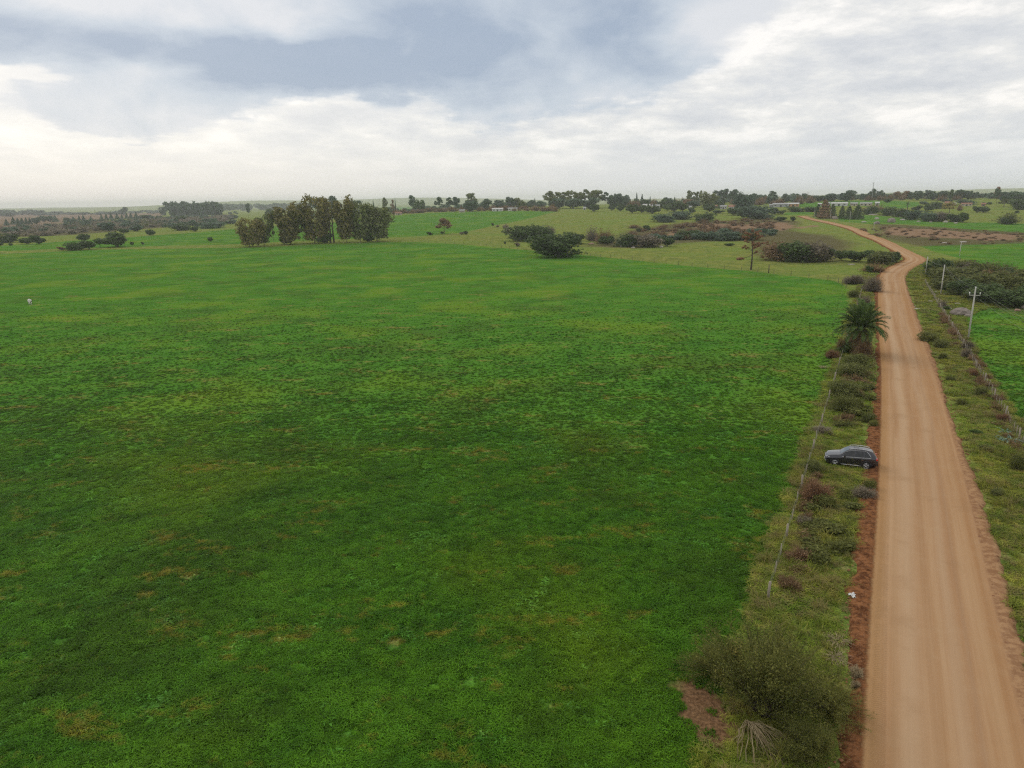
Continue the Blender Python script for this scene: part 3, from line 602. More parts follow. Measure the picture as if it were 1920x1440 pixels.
# ------------------------------------------------------------------ trees and bushes: kind | x | y of the foot | width | height (frame pixels, turned into metres at that distance) | leaf | label
PLANTS = '''
E 468 463 52 52 eucbrown|low spreading olive tree at the left end of the tree clump
E 495 461 32 56 euc|second tree from the left end of the clump, slim and yellowish
V 514 459 17 62 euc|narrow thin tree between the low left tree and the dense brown tree
E 545 458 56 74 eucbrown|dense reddish brown eucalyptus left of the centre of the clump
E 590 456 60 86 eucbrown|tallest broad eucalyptus in the middle of the clump
E 650 455 44 83 eucbrown|tall brown tipped eucalyptus right of the bare trunks
E 676 454 40 72 euc|olive eucalyptus second from the right end of the clump
E 708 453 58 68 euc|dense dark rounded eucalyptus at the right end of the clump
V 569 457 18 70 euc|thin upright eucalyptus between the reddish brown and the tallest clump trees
V 636 455 20 66 euc|thin upright eucalyptus just right of the bare trunks
V 690 454 18 66 euc|thin upright eucalyptus before the dense dark end tree of the clump
B 690 454 24 16 dark|dark undergrowth between the two trees at the right end of the clump
B 610 456 30 16 dark|dark undergrowth at the foot of the tallest clump tree
B 535 458 28 15 dark|dark undergrowth at the foot of the reddish brown clump tree
S 833 439 29 29 brown|lone rust coloured tree standing in the far green field
B 806 441 11 6 dark|small dark bush left of the lone rust coloured tree
B 829 439 6 5 dark|tiny dark shrub at the foot of the rust coloured tree
B 866 440 9 5 grey|small dark shrub right of the lone rust coloured tree
B 874 440 8 7 dark|spiky dark shrub farther right of the lone rust tree
B 924 424 5 6 dark|single small round shrub on the line of the far green field
T 933 426 8 5 grey|low brown shrub right of the single round shrub
T 948 428 16 9 grey|greyish bare bush above the long dark thicket
T 951 438 17 13 grey|rounded grey bare bush left of the long dark thicket
T 972 436 14 14 grey|thin bare bush behind the left end of the long dark thicket
L 985 452 62 30 dark|long dark thicket behind the big dark bush in the field
L 1018 448 44 26 dark|dark round crown at the right side of the long thicket
T 1030 440 26 18 grey|grey bare crown topping the long dark thicket
L 1042 482 92 44 dark|big dark spreading bush at the edge of the main green field
B 1012 474 34 24 dark|left lobe bush joined to the big dark field bush
L 1073 457 54 22 dark|dark low bush just right of the big dark field bush
T 1110 452 34 28 grey|tall greyish bare bush between the low dark bushes
T 1132 456 40 28 brown|brown bare bush right of the tall greyish one
B 1138 459 26 16 dark|small dark bush at the foot of the brown bare bush
B 970 462 13 7 grey|low dry shrub on the fence line left of the big field bush
B 947 458 5 5 dark|small fence line shrub left of the long dark thicket
L 1180 462 52 22 dark|dark bush at the left of the hedge row with pale rocks below
L 1215 463 56 22 grey|grey brown bush in the middle of the hedge row with pale rocks
B 1250 462 24 17 dark|dark rounded bush at the right end of the hedge row with pale rocks
B 1212 433 14 10 dark|small dark bush on the brown scrub slope
B 1198 435 11 7 dark|smaller dark bush left of its twin on the brown scrub slope
T 1190 428 30 8 brown|low reddish brush on the left of the scrub slope
L 1281 449 32 18 dark|very dark bush at the left end of the long grey hedge
B 1303 446 24 15 dark|dark bush second from the left in the long grey hedge
L 1330 450 44 15 blue|long grey green hedge bush below the bare red soil
L 1365 451 50 16 blue|right half of the long hedge below the bare red soil
L 1400 450 50 14 olive|olive end of the hedge behind the brown pine
B 1368 461 18 5 dark|low flat shrub in the pasture left of the brown pine
L 1244 416 40 14 blue|bush at the left of the hedge above the bare red soil
L 1277 411 44 15 blue|rounded bush at the right of the hedge above the bare red soil
L 1322 416 38 17 dark|isolated dark domed bush above the bare red soil
B 1297 400 14 10 dark|small round bush between hedges below the white village houses
R 1265 397 26 19 dark|leafy dark tree below the white village houses
B 1252 395 16 13 dark|dark bush left of the leafy tree below the white houses
R 1280 396 18 16 dark|small dark tree right of the leafy one below the white houses
R 1185 400 22 17 dark|leftmost dark tree of the trio in the upper pasture
R 1203 399 20 14 dark|middle dark tree of the trio in the upper pasture
R 1223 401 26 15 dark|rightmost dark tree of the trio in the upper pasture
R 1114 397 20 14 dark|round dark tree alone in the upper pasture
R 1147 395 12 11 dark|small round tree right of the lone round pasture tree
R 1163 396 15 12 dark|small round tree nearest the trio in the upper pasture
R 1330 397 22 14 dark|dark bushy tree in front of the tall olive village tree
E 1327 393 32 32 euc|tall olive eucalyptus in front of the village houses
K 1350 391 12 14 dark|small dark cypress beside the white shed
B 1348 400 20 6 blue|low shrub in the grass below the white shed
E 1392 402 36 40 blue|tall dark tree rising above the road side grove
B 1377 404 24 14 dark|dark bush at the left foot of the road side grove
L 1418 410 62 26 blue|large rounded grove bush left of the far road
B 1395 409 28 18 dark|dark bush in front of the road side grove
B 1450 403 26 14 dark|dark bush right of the large rounded grove bush
B 1466 402 16 8 dark|low bush at the right end of the road side grove
B 1463 415 20 8 dark|low dark bush beside the far sandy track
B 1487 415 11 9 dark|small round bush beside the far red road
L 1490 397 36 10 dark|left part of the dark hedge above the far red road
L 1518 397 28 10 dark|right part of the dark hedge above the far red road
K 1533 407 14 24 dark|dark conical tree at the left of the cypress group
K 1545 410 26 34 brown|broad brownish cypress, biggest of the group by the far road
K 1560 409 16 26 dark|dark cypress right of the broad brownish one
K 1578 410 14 24 dark|slim pointed dark cypress in the middle of the group
K 1591 411 18 24 dark|dark cypress second from the right of the group
K 1607 411 22 26 dark|wide dark cypress at the right end of the group
L 1634 402 30 16 dark|dark bush just right of the cypress group
T 1640 396 40 14 brown|brown bare brush behind the bush right of the cypresses
L 1664 404 34 16 dark|dark bush left of the pale boulders in the far field
L 1690 407 30 17 dark|dark bush beside a pale post in the far field
L 1712 412 34 18 blue|grey green bush left of centre in the far thicket row
L 1738 415 36 18 blue|grey green bush in the centre of the far thicket row
L 1764 415 34 17 grey|greyish bush right of centre in the far thicket row
L 1790 416 36 16 dark|dark bush in the right half of the far thicket row
R 1805 417 18 18 dark|small dark tree at the right end of the far thicket row
S 1780 399 24 20 gold|golden leaved tree behind the far thicket row
T 1799 395 12 14 brown|slim bare tree right of the golden leaved one
B 1720 395 17 10 dark|round dark bush right of the far palm
B 1738 396 22 12 dark|dark bush behind the left of the far thicket row
L 1755 391 32 13 dark|wide dark bush in the middle distance under the village
B 1733 384 16 6 blue|low hedge bush below the right hand village
L 1812 384 36 10 blue|long low bush on the slope below the right hand houses
B 1775 380 24 6 blue|thin hedge bush below the right hand houses
B 1832 399 16 12 dark|very dark round bush, left of a pair on the right slope
B 1847 399 18 11 dark|very dark round bush, right of a pair on the right slope
B 1846 384 8 5 dark|small round shrub, left of two high on the right slope
B 1855 384 8 5 dark|small round shrub, right of two high on the right slope
S 1882 388 24 15 olive|umbrella shaped tree high on the right slope
L 1911 393 36 20 dark|large dark bush at the right edge below the skyline
B 1906 400 9 5 dark|small shrub under the large right edge bush
T 1890 420 38 23 olive|olive bare crowned tree at right beside the far green strip
B 1886 421 18 12 dark|dark base bush of the olive bare crowned tree
B 1664 380 12 7 dark|lone round bush in the upper green field
L 1460 488 62 34 brown|brownish left end of the big roadside thicket
L 1492 491 66 38 dark|dark middle of the big roadside thicket
L 1530 491 58 36 grey|greyish right end of the big roadside thicket
B 1548 490 30 24 dark|dark edge bush of the big roadside thicket
B 1577 488 21 19 dark|small upright dark bush right of the big roadside thicket
B 1604 491 40 21 dark|rounded dark bush nearest the road bend on the left
B 1632 482 22 12 dark|dark bush crown just above the road bend
L 1650 496 56 24 olive|olive scrub inside the road bend
B 1668 492 34 20 dark|dark bush inside the road bend
B 1629 512 14 14 dark|small round bush below the scrub at the bend
T 1640 510 40 20 brown|brown bare brush at the foot of the scrub in the bend
G 1600 532 50 20 grey|low grey brown bush at the far corner of the green field
G 1634 547 42 30 grey|rounded grey bush at the road edge below the bend
G 1620 575 30 22 grey|small grey bush above the palm
F 1600 558 26 14 olive|low olive bush left of the grey bush above the palm
L 1762 516 52 30 dark|very dark bush beside the power pole at the bend
L 1795 528 60 26 olive|olive bush behind the second power pole
L 1800 552 66 30 dark|dark bush right of the second power pole
L 1838 545 66 34 olive|olive crown in the middle of the roadside scrub
L 1848 566 70 34 dark|dark bush above the pole with the crossarm
T 1866 530 54 26 brown|brown bare crown in the upper part of the roadside scrub
L 1895 545 70 32 olive|olive bush near the right edge of the roadside scrub
L 1893 574 66 34 dark|dark bush at the right edge of the roadside scrub
L 1930 570 70 40 green|green bush cut by the right edge of the picture
L 1820 510 50 16 grey|low grey scrub along the lower edge of the right green field
L 1870 518 60 16 dark|low dark scrub along the edge of the right green field
T 1766 578 20 18 grey|small grey bush at the fence by the boulder
B 1775 583 14 9 dark|small dark shrub touching the left of the boulder
R 220 463 48 27 dark|big round dark tree bush at left of the main field
S 188 464 22 17 green|small umbrella tree left of the big round one
L 143 469 38 17 dark|low wide dark bush left of the small umbrella tree
B 166 468 26 18 dark|dark rounded bush between low bush and umbrella tree
B 155 452 26 14 dark|dark bush crown behind the low wide left bush
B 116 469 14 6 brown|low brown brush at the left foot of the wide dark bush
L 17 455 34 17 dark|dark bush at the left picture edge
B 0 461 10 7 dark|dark shrub cut by the left picture edge
B 50 458 22 12 dark|left bush of the dark pair near the left edge
B 72 458 24 17 dark|right taller bush of the dark pair near the left edge
B 20 461 8 5 dark|tiny shrub under the dark bush at the left edge
B 231 438 19 10 dark|round bush on the far side of the valley grass
B 284 442 17 11 dark|isolated round bush right of centre in the valley grass
B 366 434 18 10 dark|round bush on the field boundary below the grove
L 343 432 40 12 dark|dark low thicket below the eucalyptus grove
L 400 428 44 12 blue|grey green thicket right below the eucalyptus grove
B 395 453 9 8 dark|lone small bush on the field left of the tree clump
B 268 459 5 6 dark|tiny upright shrub right of the big round tree bush
B 248 460 6 7 dark|tiny shrub at the right foot of the big round tree bush
C 13 423 11 12 blue|leftmost cone shaped tree on the ploughed land
C 26 421 11 14 blue|second cone tree from the left on the ploughed land
C 34 421 12 12 blue|third cone tree from the left on the ploughed land
C 42 421 11 12 blue|fourth cone tree from the left on the ploughed land
C 50 421 9 13 blue|fifth cone tree from the left on the ploughed land
C 57 421 9 13 blue|sixth cone tree from the left on the ploughed land
R 68 421 14 13 blue|rounded tree after the sixth cone tree on the ploughed land
R 82 416 14 11 blue|rounded tree, left of the trio beyond the ploughed land
R 93 416 14 11 blue|rounded tree, middle of the trio beyond the ploughed land
C 104 416 13 12 blue|pointed tree, right of the trio beyond the ploughed land
R 125 415 10 7 blue|small tree left of the white hut
C 138 414 8 8 blue|small pointed tree at the white hut
C 149 414 7 10 blue|slim pointed tree right of the white hut
C 157 414 8 11 blue|taller pointed tree right of the white hut
C 171 414 9 8 blue|short cone tree before the long orchard row
C 191 413 8 11 blue|first cone tree of the long row above the orchard
C 200 413 8 12 blue|second cone tree of the long row above the orchard
C 209 412 9 12 blue|third cone tree of the long row above the orchard
C 220 411 9 11 blue|fourth cone tree of the long row above the orchard
C 229 411 7 9 blue|fifth cone tree of the long row above the orchard
C 238 410 8 12 blue|sixth cone tree of the long row above the orchard
C 246 410 9 11 blue|seventh cone tree of the long row above the orchard
C 256 410 9 12 blue|last pointed tree of the long row above the orchard
B 277 412 24 9 dark|dark flat bush right of the long row above the orchard
B 299 411 11 7 dark|small dark bush below the left end of the grove
B 340 414 16 9 dark|round bush below the middle of the grove
B 760 397 10 7 dark|small dark bush left of the leaning far tree
B 736 400 11 6 dark|dark bush at the left of the far hedge line
R 787 398 20 23 green|leafy tree on the far hedge line behind the field
B 801 397 9 6 dark|small dark bush right of the leafy hedge line tree
B 825 395 16 6 dark|dark low bush in the middle of the far hedge line
B 838 394 12 7 dark|dark bush right of the low bush on the far hedge line
'''
for ln in PLANTS.strip().splitlines():
    a, lab = ln.split('|'); k, x_, y_, w_, h_, lf = a.split(); plant(k, float(x_), float(y_), float(w_), float(h_), lab, lf)
# skyline trees: kind, x, y of the top, width, distance in metres, leaf | label
SKY = '''
U 594 369 26 900 blue|rounded eucalyptus rising behind the left of the tree clump
V 612 372 20 940 blue|tall thin tree behind the clump beside the white house
U 626 367 24 900 blue|tallest eucalyptus behind the clump right of the white house
U 668 375 26 900 blue|broad tree showing over the right half of the clump
C 701 376 7 950 blue|slim tree at the left of the central skyline
U 723 370 9 950 euc|tall narrow tree left on the central skyline
V 737 374 8 1000 brown|bare looking thin tree on the central skyline
C 742 371 4 1000 blue|very thin pointed tree on the central skyline
U 774 366 15 880 blue|tall dense tree with rounded top above the leafy hedge tree
U 824 369 16 900 blue|rounded tree left of the twin crowned skyline trees
U 843 370 16 900 blue|left of the twin crowned trees on the skyline
U 857 369 16 900 blue|right of the twin crowned trees on the skyline
V 886 362 26 860 euc|tall open crowned eucalyptus above the hedge line
R 884 376 30 850 blue|dark bushy tree at the foot of the open crowned eucalyptus
R 912 373 20 900 blue|rounded tree right of the open crowned eucalyptus
R 934 375 22 950 blue|low rounded tree behind the white long houses
R 957 369 18 930 blue|taller dark tree behind the white long houses
R 974 371 22 930 euc|olive tree right of the taller dark tree
R 996 375 16 980 blue|small rounded tree before the big eucalyptus row
C 1003 371 6 950 blue|small pointed conifer before the big eucalyptus row
U 1030 358 20 900 euc|first eucalyptus at the left of the big skyline row
V 1044 360 20 900 euc|second eucalyptus of the big skyline row
U 1057 360 20 910 euc|third eucalyptus of the big skyline row
V 1070 357 20 900 euc|fourth eucalyptus of the big skyline row
U 1083 359 18 910 euc|fifth eucalyptus of the big skyline row
U 1096 355 22 900 euc|sixth and tallest eucalyptus of the big skyline row
U 1109 357 20 910 euc|seventh eucalyptus of the big skyline row
U 1121 356 22 900 euc|eighth eucalyptus of the big skyline row
U 1134 360 18 900 blue|last tall eucalyptus of the big skyline row
R 1045 372 34 880 blue|dark bushy tree under the left of the big row
R 1075 372 36 880 blue|dark bushy tree under the middle of the big row
R 1105 371 36 880 blue|dark bushy tree under the right of the big row
R 1148 366 20 900 blue|rounded tree right of the big eucalyptus row
R 1160 363 18 900 blue|taller rounded tree right of the big eucalyptus row
R 1172 366 18 920 blue|third rounded tree right of the big eucalyptus row
C 1193 361 7 950 blue|tall thin conifer over the white village houses
C 1203 364 10 950 blue|broader conifer over the white village houses
C 1218 368 6 980 blue|small conifer behind the white village houses
R 1210 374 16 860 dark|dark tree left of the white village houses
C 1215 378 8 800 dark|dark small conifer in front of the white houses
C 1226 378 7 800 dark|second dark small conifer in front of the white houses
R 1240 374 16 850 dark|dark tree right of the white village houses
R 1252 370 18 860 blue|rounded tree farther right of the white village houses
C 1264 369 9 900 dark|pointed dark tree near the village centre
U 1292 357 13 930 euc|left of three tall slim eucalyptus over the village
U 1303 359 12 930 euc|middle of three tall slim eucalyptus over the village
U 1312 357 9 930 euc|right of three tall slim eucalyptus over the village
V 1321 359 8 940 euc|lone thin eucalyptus between the two tall groups
U 1345 356 18 900 blue|left tree of the wind swept group over the village
U 1358 354 20 900 blue|tallest tree of the wind swept group over the village
U 1372 355 18 900 blue|right tree of the wind swept group over the village
R 1285 374 26 870 brown|brownish bare tree below the three slim eucalyptus
R 1300 376 24 860 blue|grey tree among the village roofs
R 1390 365 24 880 blue|dark round tree right of the wind swept group
R 1410 363 20 950 blue|flat topped tree with a pointed tip on the skyline
U 1446 358 22 950 blue|large rounded tree above the long grey shed
R 1432 368 18 980 brown|brownish tree left of the large rounded one
R 1473 363 14 1000 blue|small rounded tree above the orange wall
R 1488 366 20 1000 blue|wider rounded tree above the orange wall
R 1504 363 14 1000 blue|flat pine crown right of the orange wall
R 1520 366 22 1020 blue|low grey tree on the right hand skyline
R 1535 367 18 1000 dark|dark tree over the small white houses
R 1556 363 32 1000 blue|wide flat crowned tree above the white houses
R 1585 357 30 980 blue|large domed tree above the white roofs
R 1618 363 14 1020 blue|low tree left of the tall mast
R 1631 354 13 1020 blue|rounded tree right behind the tall mast
R 1645 357 11 1020 blue|rounded tree right of the tall mast
R 1655 361 12 1000 blue|smaller tree farther right of the tall mast
R 1678 359 14 1020 brown|brownish rounded tree left of the brown pair
R 1692 358 16 1020 brown|wider brownish tree of the brown pair
R 1705 360 12 1020 blue|small tree right of the brown pair
R 1717 358 18 980 blue|left tree of the long right hand wood edge
U 1735 356 10 980 blue|tree standing above the long right hand wood edge
R 1745 358 26 980 blue|middle tree of the long right hand wood edge
R 1762 358 26 980 blue|right tree of the long right hand wood edge
R 1778 355 9 960 dark|small dark tree behind the gabled brown house
R 1796 356 26 1000 blue|dense rounded tree right of the gabled brown house
R 1811 358 16 1000 blue|small rounded tree above the beige house
R 1824 360 12 1000 blue|last rounded tree right of the beige house
V 1865 350 10 900 rust|thin reddish topped tree near the right edge skyline
U 1866 353 12 880 blue|dark tree below the reddish topped one
R 1884 360 30 900 blue|left part of the wood at the right edge skyline
R 1908 359 34 900 blue|right part of the wood at the right edge skyline
U 465 381 10 1200 blue|lone rounded tree between grove and tree clump
R 504 391 14 1000 dark|low dark tree left behind the clump
R 232 388 14 2000 blue|larger rounded tree on the far left horizon
'''
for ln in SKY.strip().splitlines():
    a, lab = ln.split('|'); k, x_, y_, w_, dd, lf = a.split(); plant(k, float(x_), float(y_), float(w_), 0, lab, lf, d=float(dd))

# ------------------------------------------------------------------ thickets and woods that read as one mass
def mass(name, label, cat, spots, protos, leaf, seed, keep=1.0):
    rg = np.random.default_rng(seed); out = []
    for p, wd, ht in spots:
        me_ = protos[rg.integers(len(protos))]; n_ = len(me_.vertices); v = np.empty(n_ * 3); me_.vertices.foreach_get('co', v); v = v.reshape(-1, 4, 3)
        v = v[rg.random(len(v)) < keep]; cc = v.mean(1, keepdims=True); v = cc + (v - cc) * (1 / math.sqrt(keep)); a = rg.random() * 6.28; R_ = np.array([[math.cos(a), -math.sin(a), 0], [math.sin(a), math.cos(a), 0], [0, 0, 1]])
        out.append((v.reshape(-1, 3) @ R_.T) * np.array([wd, wd, ht]) + p)
    o = link(name, quadmesh(name, np.concatenate(out), False), LM[leaf]); return tag(o, label, cat, kind='stuff')
def inpoly(pxs, n_, seed, wr, hr):
    P = np.array(W(*pxs)); rg = np.random.default_rng(seed); out = []; lo_, hi_ = P.min(0), P.max(0)
    while len(out) < n_:
        q = rg.uniform(lo_, hi_, (400, 2)); q = q[sdpoly(q[:, 0], q[:, 1], P) > 0]
        for t in q[:n_ - len(out)]:
            s = rg.uniform(*wr); out.append((np.array([t[0], t[1], float(ter(*t))]), s, s * rg.uniform(*hr)))
    return out
def skyline(x0, x1, n_, d0_, d1_, seed, h=(6, 12), wr=(9, 16)):
    rg = np.random.default_rng(seed); out = []
    for i in range(n_):
        v = ray(rg.uniform(x0, x1), 390); dd = rg.uniform(d0_, d1_); v = v[:2] / math.hypot(v[0], v[1]) * dd; out.append((np.array([v[0], v[1], float(ter(*v))]), rg.uniform(*wr), rg.uniform(*h)))
    return out
g = []
for i in range(46):
    rg = np.random.default_rng(900 + i); p = at(306 + 108 * rg.random(), 405 + 3 * rg.random()); g.append((p, rg.uniform(12, 17), rg.uniform(22, 30) * (.82 if p[0] < at(322, 405)[0] else 1)))
mass('eucalyptus_grove', 'dense blue green eucalyptus grove on the left horizon', 'grove', g, PROTO['umb'] + PROTO['euc'], 'blue', 5, .45)
mass('valley_scrub', 'grey brown scrub filling the valley at left', 'scrub', inpoly([(0, 446), (60, 444), (150, 438), (250, 430), (420, 418), (440, 404), (300, 414), (120, 424), (0, 430)], 420, 6, (4, 10), (.35, .6)), PROTO['twig'] + PROTO['low'][:1], 'grey', 6, .14)
mass('valley_bushes', 'dark green bushes dotted through the valley scrub', 'scrub', inpoly([(0, 444), (160, 438), (440, 424), (446, 400), (300, 410), (0, 430)], 130, 7, (5, 11), (.45, .7)), PROTO['round'], 'blue', 7, .16)
rows = []
for r_ in range(11):
    a_, b_ = at(140 + r_ * 17, 431 - r_ * .6), at(122 + r_ * 15, 417 - r_ * .45)
    for t in np.linspace(0, 1, 26): q = a_ + (b_ - a_) * t; rows.append((np.array([q[0] + random.Random(r_ * 50 + t).uniform(-1, 1), q[1], float(ter(q[0], q[1]))]), 4.2, 3.0))
mass('orchard', 'rows of small olive orchard trees on the left slope', 'orchard', rows, PROTO['round'], 'olive', 8, .07)
mass('hedge_scrub', 'brown grey hedge scrub along the top of the far green field', 'scrub', inpoly([(735, 403), (840, 397), (1044, 398), (1040, 393), (900, 391), (800, 396), (735, 400)], 170, 9, (4, 9), (.4, .7)), PROTO['twig'] + PROTO['low'], 'brown', 9, .22)
mass('slope_scrub', 'reddish brown brush around the bare soil', 'scrub', inpoly([(1180, 434), (1260, 424), (1330, 416), (1440, 411), (1480, 432), (1400, 446), (1290, 452), (1170, 450)], 170, 10, (2.5, 6), (.3, .6)), PROTO['twig'], 'brown', 10, .28)
mass('slope_bushes', 'low grey green bushes mixed into the brown slope', 'scrub', inpoly([(1200, 452), (1290, 452), (1420, 446), (1470, 438), (1420, 436), (1300, 440), (1190, 446)], 60, 12, (3, 7), (.35, .55)), PROTO['low'], 'blue', 12, .2)
mass('right_scrub', 'low brown brush along the eroded red bank at right', 'scrub', inpoly([(1600, 428), (1700, 424), (1925, 436), (1925, 456), (1760, 460), (1640, 446)], 110, 13, (1.0, 3.4), (.18, .4)), PROTO['twig'] + PROTO['low'], 'brown', 13, .2)
mass('roadside_scrub', 'dense mixed scrub right of the road between the bigger bushes', 'scrub', inpoly([(1745, 520), (1790, 500), (1925, 520), (1960, 575), (1880, 578), (1810, 560), (1760, 545)], 60, 14, (3, 6), (.4, .7)), PROTO['low'] + PROTO['twig'], 'olive', 14, .5)
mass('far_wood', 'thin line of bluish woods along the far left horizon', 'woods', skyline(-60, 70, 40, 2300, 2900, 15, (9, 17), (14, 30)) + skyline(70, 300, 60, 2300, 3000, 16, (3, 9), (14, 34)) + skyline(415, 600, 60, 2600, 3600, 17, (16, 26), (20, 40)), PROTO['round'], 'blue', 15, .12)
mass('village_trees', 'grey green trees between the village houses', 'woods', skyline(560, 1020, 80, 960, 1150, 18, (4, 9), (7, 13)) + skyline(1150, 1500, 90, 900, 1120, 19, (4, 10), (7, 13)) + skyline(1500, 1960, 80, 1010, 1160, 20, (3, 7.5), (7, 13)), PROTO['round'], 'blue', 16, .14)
mass('bare_village_trees', 'brownish leafless trees between the village houses', 'woods', skyline(1180, 1520, 46, 900, 1080, 21, (5, 11), (7, 12)) + skyline(1500, 1900, 24, 960, 1100, 22, (4, 8), (6, 11)), PROTO['twig'], 'brown', 17, .5)

mass('verge_scrub', 'tangled olive scrub joining the bushes between fence and road', 'scrub', inpoly([(1568, 800), (1630, 800), (1640, 705), (1592, 695)], 36, 31, (.7, 1.8), (.28, .55)) + inpoly([(1500, 1060), (1590, 1060), (1620, 920), (1540, 900), (1512, 960)], 40, 32, (.5, 1.5), (.3, .6)), PROTO['low'] + PROTO['twig'], 'verge', 31, .35)
mass('dry_scrub', 'straw coloured dry stems tangled along both fences', 'scrub', inpoly([(1560, 800), (1600, 800), (1630, 700), (1584, 690)], 34, 33, (.8, 1.8), (.35, .6)) + inpoly([(1870, 800), (1905, 845), (1916, 838), (1850, 705), (1800, 630), (1765, 580), (1758, 584)], 70, 34, (.6, 1.5), (.4, .8)) + inpoly([(1460, 1110), (1510, 1100), (1545, 900), (1515, 890)], 30, 35, (.5, 1.3), (.4, .7)), PROTO['twig'], 'brown', 32, .4)
# ------------------------------------------------------------------ bare trunks, dying pine, palms
def dead_tree(px, py, hpx, label, seed, rpx=3.0):
    p = at(px, py); k = 1 / ppm(p); H_ = hpx * k; rg = np.random.default_rng(seed); o = empty('dead_tree', p); b = MB()
    pth = [np.array([rg.normal() * .12, rg.normal() * .12, -.2 + H_ * t]) for t in np.linspace(0, 1, 7)]; b.tube(pth, np.linspace(rpx * k * .5, rpx * k * .22, 7), 7); b.build('trunk', M_bark, o, True)
    for i in range(5):
        t = .45 + .5 * rg.random(); a = rg.random() * 6.28; s_ = np.array([0, 0, H_ * t]); L = H_ * (.06 + .08 * rg.random())
        b = MB(); b.tube([s_, s_ + np.array([math.cos(a) * L * .6, math.sin(a) * L * .6, L * .5]), s_ + np.array([math.cos(a) * L, math.sin(a) * L, L * 1.2])], [.12, .09, .04], 5); b.build('branch', M_bark, o, True)
    tag(o, label, 'tree')
dead_tree(613, 455, 60, 'bare dead trunk, left of three in the gap of the clump', 1, 4); dead_tree(620, 455, 64, 'bare dead trunk, middle of three in the gap of the clump', 2, 4); dead_tree(626, 455, 56, 'bare dead trunk, right of three in the gap of the clump', 3, 3.5)
p = at(1408, 506); k = 1 / ppm(p); pine = empty('pine_tree', p); Hh = 74 * k
b = MB(); b.tube([np.array([.1 * math.sin(t * 5), 0, -.2 + Hh * t]) for t in np.linspace(0, .96, 9)], np.linspace(.30, .07, 9), 8); b.build('trunk', M_barkd, pine, True)
rg = np.random.default_rng(5); bl = []
for i in range(26):
    z = .42 + .54 * rg.random(); a = rg.random() * 6.28; r = (.16 + .22 * rg.random()) * (1.25 - .75 * abs(z - .66) / .34) * Hh * .78
    e_ = np.array([math.cos(a) * r, math.sin(a) * r * .9, Hh * (z + .03)]); s_ = np.array([0, 0, Hh * (z - .05)])
    MB().tube([s_, s_ * .5 + e_ * .5, e_], [.07, .05, .02], 5).build('branch', M_barkd, pine, True); bl.append((*e_, .55, .55, .35)); bl.append((*(s_ * .35 + e_ * .65), .45, .45, .3))
shape('crown', quadmesh('pine_crown', blobs_to_leaves(rg, bl, 1900, .20, 2.6, .1), False), LM['rust'], pine)
s_ = np.array([0, 0, Hh * .36]); e_ = np.array([-21 * k, .3, Hh * .28]); MB().tube([s_, (s_ + e_) / 2 + np.array([0, 0, -.1]), e_], [.08, .06, .03], 5).build('branch', M_barkd, pine, True)
shape('needle_clump', quadmesh('pine_clump', blobs_to_leaves(rg, [(e_[0] - .2, .3, e_[2], 1.1, .8, .45), (e_[0] + .5, .2, e_[2] + .1, .8, .6, .3)], 300, .2, 2.6, .1), False), LM['rust'], pine)
tag(pine, 'tall dying pine with sparse rust brown crown at the field edge', 'tree')
M_post = simple('weathered_wood', (.33, .28, .22), .9, vary=.3, scale=8); M_postd = simple('dark_post_wood', (.10, .075, .06), .9, vary=.3); M_conc = simple('pale_concrete', (.50, .48, .43), .85, vary=.15, scale=4); M_wire = simple('galvanised_wire', (.30, .30, .28), .6, .3); M_white = simple('white_paint', (.78, .78, .76), .6, vary=.06)
p = at(1441, 512); o = MB().tube([(0, 0, -.3), (.03, 0, 1.2), (.0, .02, 15.5 / ppm(p))], [.16, .14, .12], 7).build('wooden_post', M_postd, None, True, p); tag(o, 'single dark wooden post right of the rust brown pine', 'post')

def frond_mesh(seed, L, droop, dead=False):
    rg = np.random.default_rng(seed); t = np.linspace(0, 1, 15)
    xx = L * (np.sin(t * 1.25) / math.sin(1.25)) * .9; zz_ = L * (.50 * t - droop * t ** 2.1); pth = np.c_[xx, 0 * t, zz_]; V_ = []
    for i in range(1, 15):
        tg = pth[i] - pth[i - 1]; tg /= np.linalg.norm(tg)
        for s in (-1, 1):
            for j in range(3):
                p0 = pth[i - 1] + (pth[i] - pth[i - 1]) * (j / 3); ln_ = L * .17 * math.sin(math.pi * min(1, .12 + .86 * t[i])) ** .6 * (.8 + .4 * rg.random())
                up = np.array([-tg[2], 0, tg[0]]); dv = tg * .75 + np.array([0, s * .8, 0]) + up * (.25 if not dead else -.5) + rg.normal(size=3) * .08; dv /= np.linalg.norm(dv)
                p1 = p0 + dv * ln_; wv_ = np.cross(dv, up); wv_ = tg * L * .011 if np.linalg.norm(wv_) < .1 else wv_ / np.linalg.norm(wv_) * L * .012
                V_ += [p0 - wv_, p0 + wv_, p1 + wv_ * .25, p1 - wv_ * .25]
    for i in range(1, 15): sd_ = np.array([0, L * .011 * (1.15 - t[i]), 0]); V_ += [pth[i - 1] - sd_, pth[i - 1] + sd_, pth[i] + sd_, pth[i] - sd_]
    return quadmesh('frond', np.array(V_), False)
